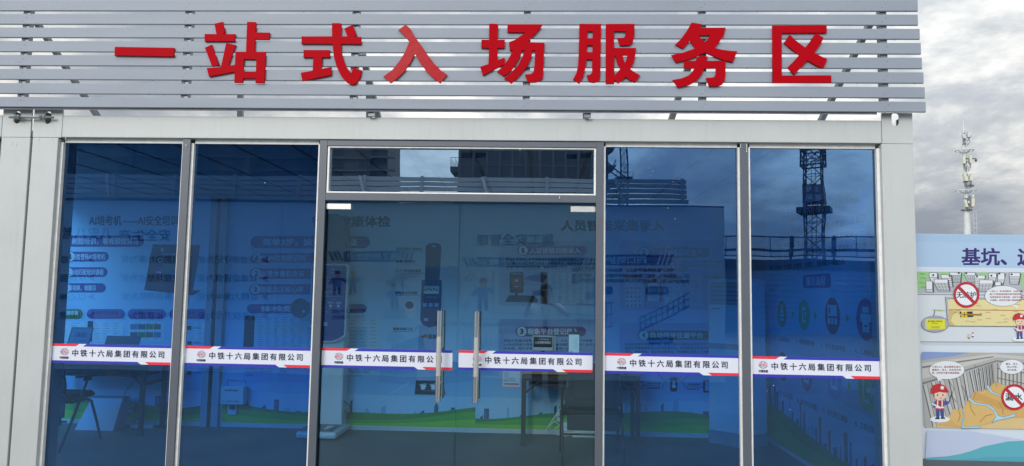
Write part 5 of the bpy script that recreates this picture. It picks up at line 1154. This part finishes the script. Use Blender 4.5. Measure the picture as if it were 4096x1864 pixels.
st = p.mp; p.mp = None; p.raw([(6.19-7.6, zb_), (1.6, zb_), (1.6, zt_), (6.19-7.6, zt_)], S('#dde5f2'))
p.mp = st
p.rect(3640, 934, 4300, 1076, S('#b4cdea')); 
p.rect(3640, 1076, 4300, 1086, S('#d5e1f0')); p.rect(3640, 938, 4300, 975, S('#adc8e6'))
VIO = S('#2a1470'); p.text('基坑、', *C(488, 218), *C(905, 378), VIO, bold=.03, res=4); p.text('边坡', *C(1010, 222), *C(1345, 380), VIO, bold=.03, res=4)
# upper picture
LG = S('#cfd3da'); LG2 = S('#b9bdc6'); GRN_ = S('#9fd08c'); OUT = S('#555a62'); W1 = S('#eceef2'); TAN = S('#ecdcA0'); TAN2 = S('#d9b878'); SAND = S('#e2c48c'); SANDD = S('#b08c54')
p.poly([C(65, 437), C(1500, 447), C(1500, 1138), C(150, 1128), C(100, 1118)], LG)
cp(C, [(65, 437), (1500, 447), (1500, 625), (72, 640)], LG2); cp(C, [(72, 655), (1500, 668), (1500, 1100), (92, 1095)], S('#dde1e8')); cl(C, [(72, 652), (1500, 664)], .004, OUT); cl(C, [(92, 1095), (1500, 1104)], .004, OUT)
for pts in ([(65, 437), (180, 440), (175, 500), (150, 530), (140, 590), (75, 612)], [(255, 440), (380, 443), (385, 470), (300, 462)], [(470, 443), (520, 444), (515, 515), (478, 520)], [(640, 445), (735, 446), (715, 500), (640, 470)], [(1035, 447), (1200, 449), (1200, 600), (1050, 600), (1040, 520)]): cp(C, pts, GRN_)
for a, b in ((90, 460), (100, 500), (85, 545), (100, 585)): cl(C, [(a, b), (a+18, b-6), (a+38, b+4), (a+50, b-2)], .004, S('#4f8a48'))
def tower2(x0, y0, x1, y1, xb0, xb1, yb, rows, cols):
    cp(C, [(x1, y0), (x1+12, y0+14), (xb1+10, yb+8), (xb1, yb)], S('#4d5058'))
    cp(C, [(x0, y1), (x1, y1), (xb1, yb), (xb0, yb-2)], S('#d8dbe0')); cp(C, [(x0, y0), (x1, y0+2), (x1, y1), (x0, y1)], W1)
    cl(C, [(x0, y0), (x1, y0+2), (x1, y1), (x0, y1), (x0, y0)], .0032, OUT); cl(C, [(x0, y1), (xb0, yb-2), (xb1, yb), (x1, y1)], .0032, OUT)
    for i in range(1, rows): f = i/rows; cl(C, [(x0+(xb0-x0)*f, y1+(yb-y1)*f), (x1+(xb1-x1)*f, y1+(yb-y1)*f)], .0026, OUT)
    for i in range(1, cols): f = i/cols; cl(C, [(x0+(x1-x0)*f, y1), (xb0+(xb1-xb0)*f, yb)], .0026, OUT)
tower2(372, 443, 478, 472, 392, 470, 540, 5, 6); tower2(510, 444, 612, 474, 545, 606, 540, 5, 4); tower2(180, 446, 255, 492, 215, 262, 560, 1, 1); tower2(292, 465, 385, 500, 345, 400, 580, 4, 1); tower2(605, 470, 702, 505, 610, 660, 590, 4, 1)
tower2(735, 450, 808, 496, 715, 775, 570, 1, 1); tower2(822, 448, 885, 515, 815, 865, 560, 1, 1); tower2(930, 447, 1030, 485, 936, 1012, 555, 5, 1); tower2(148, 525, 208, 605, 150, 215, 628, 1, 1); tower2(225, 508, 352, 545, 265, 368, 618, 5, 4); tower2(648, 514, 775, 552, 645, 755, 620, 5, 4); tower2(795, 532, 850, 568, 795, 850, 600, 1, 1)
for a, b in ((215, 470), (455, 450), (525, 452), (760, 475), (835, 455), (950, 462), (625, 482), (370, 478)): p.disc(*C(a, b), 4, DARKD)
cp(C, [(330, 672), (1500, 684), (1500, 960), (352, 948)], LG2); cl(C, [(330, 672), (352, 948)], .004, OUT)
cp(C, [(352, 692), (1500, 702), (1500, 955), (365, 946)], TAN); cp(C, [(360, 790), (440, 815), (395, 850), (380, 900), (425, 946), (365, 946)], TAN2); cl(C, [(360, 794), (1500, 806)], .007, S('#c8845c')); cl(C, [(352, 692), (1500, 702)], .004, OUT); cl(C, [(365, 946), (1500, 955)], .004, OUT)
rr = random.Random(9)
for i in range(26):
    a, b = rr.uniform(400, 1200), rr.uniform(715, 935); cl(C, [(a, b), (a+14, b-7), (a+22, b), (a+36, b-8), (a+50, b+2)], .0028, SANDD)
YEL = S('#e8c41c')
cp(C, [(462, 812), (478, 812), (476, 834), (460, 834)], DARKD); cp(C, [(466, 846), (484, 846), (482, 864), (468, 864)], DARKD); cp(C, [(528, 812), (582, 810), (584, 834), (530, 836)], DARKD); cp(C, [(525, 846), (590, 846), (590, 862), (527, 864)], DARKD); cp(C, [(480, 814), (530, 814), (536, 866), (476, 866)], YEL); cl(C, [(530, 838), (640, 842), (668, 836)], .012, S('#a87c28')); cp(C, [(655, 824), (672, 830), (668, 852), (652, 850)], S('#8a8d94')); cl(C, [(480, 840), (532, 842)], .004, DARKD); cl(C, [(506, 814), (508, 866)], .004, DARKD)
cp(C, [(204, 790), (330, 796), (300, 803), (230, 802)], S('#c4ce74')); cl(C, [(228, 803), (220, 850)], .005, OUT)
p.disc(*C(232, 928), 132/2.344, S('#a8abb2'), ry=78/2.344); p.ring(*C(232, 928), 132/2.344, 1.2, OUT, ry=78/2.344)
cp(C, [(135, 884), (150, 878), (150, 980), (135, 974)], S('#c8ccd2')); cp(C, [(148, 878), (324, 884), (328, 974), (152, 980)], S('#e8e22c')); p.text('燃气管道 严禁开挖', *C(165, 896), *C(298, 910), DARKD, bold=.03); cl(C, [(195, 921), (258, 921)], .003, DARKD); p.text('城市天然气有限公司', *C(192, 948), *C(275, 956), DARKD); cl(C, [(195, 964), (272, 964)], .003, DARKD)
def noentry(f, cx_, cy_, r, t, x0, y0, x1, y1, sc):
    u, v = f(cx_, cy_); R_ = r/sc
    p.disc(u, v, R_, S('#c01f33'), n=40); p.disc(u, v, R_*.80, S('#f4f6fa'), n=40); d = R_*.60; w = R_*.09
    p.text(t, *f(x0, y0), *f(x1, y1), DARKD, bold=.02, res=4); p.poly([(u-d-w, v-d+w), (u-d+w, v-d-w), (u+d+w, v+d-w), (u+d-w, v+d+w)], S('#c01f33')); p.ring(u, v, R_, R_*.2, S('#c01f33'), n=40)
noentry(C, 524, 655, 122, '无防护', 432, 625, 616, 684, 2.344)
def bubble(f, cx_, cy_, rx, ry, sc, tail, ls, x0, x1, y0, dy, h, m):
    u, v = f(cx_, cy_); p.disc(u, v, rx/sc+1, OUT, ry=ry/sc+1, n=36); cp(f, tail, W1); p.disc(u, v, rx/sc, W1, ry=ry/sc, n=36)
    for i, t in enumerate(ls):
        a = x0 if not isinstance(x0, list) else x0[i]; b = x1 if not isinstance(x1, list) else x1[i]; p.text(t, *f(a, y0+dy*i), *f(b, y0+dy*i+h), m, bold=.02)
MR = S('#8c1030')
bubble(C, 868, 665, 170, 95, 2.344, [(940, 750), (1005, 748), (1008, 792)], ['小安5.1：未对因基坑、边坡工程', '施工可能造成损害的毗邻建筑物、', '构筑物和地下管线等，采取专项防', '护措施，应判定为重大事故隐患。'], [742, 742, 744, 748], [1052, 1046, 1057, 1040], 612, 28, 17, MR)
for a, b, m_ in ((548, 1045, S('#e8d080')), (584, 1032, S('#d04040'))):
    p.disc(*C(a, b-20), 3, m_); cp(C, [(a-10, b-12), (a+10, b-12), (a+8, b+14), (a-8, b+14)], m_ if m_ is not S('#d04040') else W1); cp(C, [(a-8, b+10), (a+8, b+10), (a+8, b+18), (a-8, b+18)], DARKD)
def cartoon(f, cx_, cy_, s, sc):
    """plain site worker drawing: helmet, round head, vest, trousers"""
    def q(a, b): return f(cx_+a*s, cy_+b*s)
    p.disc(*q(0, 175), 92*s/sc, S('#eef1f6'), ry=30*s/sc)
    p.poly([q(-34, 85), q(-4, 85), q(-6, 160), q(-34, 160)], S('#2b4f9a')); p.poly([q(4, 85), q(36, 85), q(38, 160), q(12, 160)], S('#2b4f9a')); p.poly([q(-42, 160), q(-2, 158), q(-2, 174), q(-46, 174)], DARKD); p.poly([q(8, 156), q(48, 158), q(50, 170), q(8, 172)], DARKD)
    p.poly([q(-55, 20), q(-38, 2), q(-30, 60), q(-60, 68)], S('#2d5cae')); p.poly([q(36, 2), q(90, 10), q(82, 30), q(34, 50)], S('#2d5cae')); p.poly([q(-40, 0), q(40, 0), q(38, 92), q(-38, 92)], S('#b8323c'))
    p.poly([q(-38, 58), q(38, 58), q(38, 72), q(-38, 72)], W1); p.poly([q(-26, 0), q(-16, 0), q(-16, 58), q(-26, 58)], W1); p.poly([q(16, 0), q(26, 0), q(26, 58), q(16, 58)], W1)
    p.disc(*q(0, -52), 58*s/sc, S('#f0d0b8'), ry=52*s/sc); p.poly([q(-88, -62), q(-84, -110), q(-60, -142), q(-10, -158), q(40, -142), q(70, -105), q(86, -76), q(40, -72), q(0, -80), q(-40, -68)], S('#c8262e')); p.disc(*q(22, -118), 17*s/sc, W1)
    p.poly([q(-60, -70), q(-52, -72), q(-50, -30), q(-58, -40)], DARKD)
    for e_ in (-22, 28): p.disc(*q(e_, -50), 7*s/sc, DARKD)
    p.line([q(-4, -24), q(8, -20), q(18, -24)], .004, S('#a03038')); p.poly([q(-80, 32), q(-66, 26), q(10, 62), q(4, 78)], W1); p.line([q(86, 16), q(112, -70)], .005, DARKD)
cartoon(C, 1022, 940, .74, 2.344)
# lower picture
VB = S('#8b9fd2'); STL = S('#b4b2b0'); STD = S('#77767a'); WTR = S('#b8dcec'); WTD = S('#5f98b4')
p.poly([C2(98, 130), C2(112, 110), C2(1500, 125), C2(1500, 835), C2(150, 812), C2(128, 800)], SAND)
cp(C2, [(98, 130), (112, 108), (540, 118), (800, 118), (1500, 122), (1500, 640), (800, 400), (600, 490), (450, 650), (250, 770), (200, 812), (128, 800)], STL)
cp(C2, [(98, 130), (112, 109), (545, 116), (400, 150), (103, 187)], VB)
cp(C2, [(104, 215), (760, 128), (1500, 190), (1500, 215), (800, 160), (110, 362)], S('#cbc8c4')); cp(C2, [(108, 245), (770, 150), (770, 160), (108, 262)], STD); cp(C2, [(112, 395), (800, 188), (800, 200), (112, 412)], STD); cp(C2, [(800, 188), (1500, 250), (1500, 268), (800, 200)], STD)
for (a, b, c, d, e_) in ((118, 420, 230, 805, 44), (192, 395, 330, 745, 46), (268, 372, 395, 700, 50), (352, 352, 440, 665, 42), (420, 330, 505, 640, 40), (488, 310, 555, 590, 36), (548, 290, 610, 520, 26), (592, 278, 640, 495, 22), (632, 262, 672, 478, 20), (668, 252, 700, 465, 18), (700, 240, 730, 450, 16), (728, 232, 752, 430, 14), (752, 222, 775, 415, 12)):
    cp(C2, [(a, b), (a+e_*.8, b-8), (c+e_*.3, d), (c-e_*.5, d)], S('#c9c7c4')); cl(C2, [(a, b), (c-e_*.5, d)], .006, S('#3f4046')); cl(C2, [(a+e_*.8, b-8), (c+e_*.3, d)], .004, STD)
for k in range(20): a = 810+k*36; cl(C2, [(a, 212+k*3), (a, 400+k*10)], .006, STD); cp(C2, [(a+8, 214+k*3), (a+22, 215+k*3), (a+22, 400+k*10), (a+8, 398+k*10)], S('#d0ccc4'))
cl(C2, [(802, 262), (1500, 380)], .006, STD); cl(C2, [(802, 350), (1500, 500)], .006, STD)
EARTH = S('#dcb06a')
cp(C2, [(250, 790), (400, 690), (480, 640), (545, 545), (600, 470), (680, 490), (740, 430), (785, 385), (860, 425), (1000, 440), (1500, 460), (1500, 700), (900, 720), (700, 780), (500, 812)], EARTH)
cp(C2, [(400, 640), (470, 650), (560, 560), (640, 600), (780, 630), (800, 700), (740, 760), (640, 795), (500, 812), (420, 780), (350, 720)], S('#e2b974'))
cp(C2, [(600, 470), (640, 500), (700, 520), (900, 600), (960, 660), (830, 640), (640, 560), (560, 560)], S('#d2a45c'))
for pts in ([(545, 560), (560, 640), (600, 700)], [(820, 580), (850, 640), (860, 690)], [(600, 480), (585, 540)], [(640, 760), (700, 700), (760, 690)], [(785, 385), (800, 430)], [(440, 640), (460, 700), (440, 760)], [(900, 560), (930, 620)]): cl(C2, pts, .006, SANDD)
for pts in ([(528, 520), (600, 580), (720, 598), (780, 640), (810, 700), (860, 715), (950, 690), (980, 685), (960, 710), (860, 735), (800, 745), (755, 768), (790, 712), (770, 655), (700, 608), (590, 596), (545, 560)], [(700, 412), (715, 420), (760, 480), (830, 510), (900, 520), (900, 528), (820, 518), (745, 490), (705, 440)], [(480, 640), (500, 700), (478, 780), (500, 808), (560, 800), (645, 798), (640, 815), (480, 820), (468, 780), (490, 700), (476, 650)]): cp(C2, pts, WTR); cl(C2, pts, .003, WTD)
for (pts) in ([(352, 370), (400, 450), (380, 520), (430, 580)], [(470, 420), (510, 480), (500, 560)], [(640, 270), (625, 320)], [(590, 230), (605, 245)]): cl(C2, pts, .003, OUT)
bubble(C2, 335, 278, 162, 85, 2.325, [(240, 345), (300, 355), (258, 385)], ['小安5.4.2：基坑侧壁出现大', '量漏水、流土，且未及时处', '理，应判定为重大事故隐患。'], 198, [466, 468, 455], 238, 28, 20, MR)
bubble(C2, 938, 248, 110, 66, 2.325, [(930, 300), (950, 300), (940, 312)], ['漏水、流土，', '停止开挖，', '进行处理。'], [882, 892, 895], [998, 990, 985], 212, 28, 18, S('#30304a'))
noentry(C2, 960, 530, 122, '漏水', 878, 492, 1036, 562, 2.325)
cartoon(C2, 270, 560, 1.0, 2.325)
# foot of the board
cp(C2, [(150, 836), (560, 846), (760, 880), (1000, 920), (1100, 935), (700, 990), (400, 1075), (136, 1092)], S('#c6cfe9'))
cp(C2, [(132, 1092), (300, 1085), (500, 1050), (680, 985), (900, 940), (1500, 910), (1500, 1180), (138, 1150)], S('#5fb4c4')); cp(C2, [(134, 1125), (400, 1120), (700, 1085), (1500, 1075), (1500, 1180), (138, 1150)], S('#58a8bc'))
p.build('poster_print', pb)
S = S_
# ================================================================== THE PHOTOGRAPHER (stands behind the lens, mirrored in the right door)
SKIN = mat('skin', (.42, .26, .19), .55, var=.04); SHIRT = mat('white shirt cotton', (.74, .75, .77), .8, var=.04, scale=9, bump=.2); TROU = mat('dark trousers', (.035, .04, .055), .85); HAIR = mat('black hair', (.015, .013, .012), .6); SHOE = mat('dark shoe', (.03, .03, .03), .5)
PXc, PY = 3.665, -5.26
man = thing('person', (PXc, PY, 0), 'person in white short-sleeved shirt and lanyard raising a phone, mirrored in the glass door', 'person')
def skin(name, verts, edges, m, root=0, sub=2, parent=man):
    me = bpy.data.meshes.new(name); me.from_pydata([v[:3] for v in verts], edges, []); o = bpy.data.objects.new(name, me); COL.objects.link(o)
    bm = bmesh.new(); bm.from_mesh(me); ly = bm.verts.layers.skin.verify(); bm.verts.ensure_lookup_table()
    for v, s in zip(bm.verts, verts): r = s[3]; v[ly].radius = r if isinstance(r, tuple) else (r, r)
    bm.verts[root][ly].use_root = True; bm.to_mesh(me); bm.free()
    a = o.modifiers.new('skin', 'SKIN'); a.use_smooth_shade = True; b = o.modifiers.new('sub', 'SUBSURF'); b.levels = b.render_levels = sub
    me.materials.append(m); o.parent = parent; return o
V = [(0, 0, .95, (.15, .11)), (0, .0, 1.15, (.14, .105)), (0, 0, 1.38, (.17, .11)), (0, .0, 1.485, (.06, .06)), (0, .015, 1.54, (.055, .06)), (0, .03, 1.60, (.07, .085)), (0, .025, 1.68, (.078, .098)), (0, .01, 1.735, (.05, .06))]
E_ = [(0, 1), (1, 2), (2, 3), (3, 4), (4, 5), (5, 6), (6, 7)]
cam_l = Vector((CP[0]-PXc, CP[1]-PY, CP[2]))
for s in (-1, 1):
    b = len(V); hx_ = cam_l.x+s*.075; ex = s*.31+.02
    V += [(s*.18, 0, 1.445, .058), (ex, .12, 1.335, .042), (hx_+s*.03, cam_l.y-.12, 1.545, .027), (hx_+s*.012, cam_l.y-.075, 1.615, (.036, .020))]
    E_ += [(2, b), (b, b+1), (b+1, b+2), (b+2, b+3)]
    for k, (dz, ln) in enumerate(((.045, .030), (.022, .036), (-.0, .034), (-.02, .026))):
        c = len(V); V += [(hx_-s*.004, cam_l.y-.045, 1.640+dz, .0095), (hx_-s*.004-s*ln, cam_l.y-.034, 1.646+dz, .0085), (hx_-s*ln*1.6, cam_l.y-.04, 1.645+dz, .007)]; E_ += [(b+3, c), (c, c+1), (c+1, c+2)]
    c = len(V); V += [(hx_-s*.01, cam_l.y-.085, 1.60, .012), (hx_-s*.035, cam_l.y-.082, 1.605, .010)]; E_ += [(b+3, c), (c, c+1)]
    c = len(V); V += [(s*.095, 0, .90, .088), (s*.105, .01, .52, .058), (s*.11, -.01, .30, .052), (s*.115, -.02, .09, .036), (s*.12, .06, .05, .038), (s*.125, .14, .035, .032)]; E_ += [(0, c), (c, c+1), (c+1, c+2), (c+2, c+3), (c+3, c+4), (c+4, c+5)]
body = skin('body', V, E_, SKIN)
sv = [(0, 0, .90, (.175, .13)), (0, 0, 1.1, (.165, .125)), (0, 0, 1.36, (.19, .13)), (0, 0, 1.47, (.075, .075))]; se = [(0, 1), (1, 2), (2, 3)]
for s in (-1, 1):
    c = len(sv); sv += [(s*.185, 0, 1.44, .075), (s*.275, .08, 1.37, .066)]; se += [(2, c), (c, c+1)]
skin('shirt', sv, se, SHIRT)
tv = [(0, 0, .93, (.16, .12))]; te = []
for s in (-1, 1):
    c = len(tv); tv += [(s*.098, 0, .84, .098), (s*.108, .01, .52, .078), (s*.114, -.01, .12, .068)]; te += [(0, c), (c, c+1), (c+1, c+2)]
skin('trousers', tv, te, TROU)
for s in (-1, 1): MB().sphere((0, 0, 0), .06, SHOE, n=12, k=8, sc=(.8, 2.1, .8)).build('shoe', man, smooth=True, loc=(s*.122, .06, .048))
MB().sphere((0, 0, 0), .098, HAIR, n=16, k=10, sc=(.9, 1.1, .8)).build('hair', man, smooth=True, loc=(0, -.012, 1.715))
q = MB()
for s in (-1, 1): q.sphere((s*.03, .115, 1.665), .009, BLACKP, n=8, k=6); q.tube([(s*.045, .115, 1.685), (s*.015, .122, 1.688)], .004, HAIR, n=6)
q.build('eye', man); q = MB(); q.hexa([(-.012, .11, 1.625), (.012, .11, 1.625), (.008, .1, 1.625), (-.008, .1, 1.625)], [(-.006, .108, 1.665), (.006, .108, 1.665), (.006, .1, 1.665), (-.006, .1, 1.665)], SKIN); q.sphere((0, .122, 1.632), .013, SKIN, n=8, k=6); q.build('nose', man, smooth=True)
MB().tube([(-.022, .107, 1.597), (0, .113, 1.595), (.022, .107, 1.597)], .005, mat('lips', (.3, .12, .1), .5), n=6).build('mouth', man)
for s in (-1, 1): MB().sphere((0, 0, 0), .026, SKIN, n=8, k=6, sc=(.4, .7, 1.1)).build('ear', man, smooth=True, loc=(s*.083, .015, 1.65))
LAN = mat('navy lanyard', (.02, .04, .12), .6); q = MB()
q.tube([(-.055, .07, 1.475), (-.03, .135, 1.36), (0, .142, 1.25)], .005, LAN, n=6); q.tube([(.055, .07, 1.475), (.03, .135, 1.36), (0, .142, 1.25)], .005, LAN, n=6); q.box(-.03, .138, 1.14, .03, .145, 1.25, LAN); q.build('lanyard', man)
q = MB()
for s in (-1, 1): q.hexa([(s*.02, .10, 1.455), (s*.075, .07, 1.475), (s*.075, .05, 1.475), (s*.02, .08, 1.455)], [(s*.028, .09, 1.49), (s*.07, .05, 1.515), (s*.07, .035, 1.515), (s*.028, .075, 1.49)], SHIRT)
q.build('collar', man)
phn = MB().box(-.078, -.0045, -.037, .078, .0045, .037, BLACKP).build('phone', loc=(CP[0]+.0, CP[1]-.034, CP[2]-.008)); tag(phn, 'black phone held level in both raised hands of the mirrored photographer', 'phone')
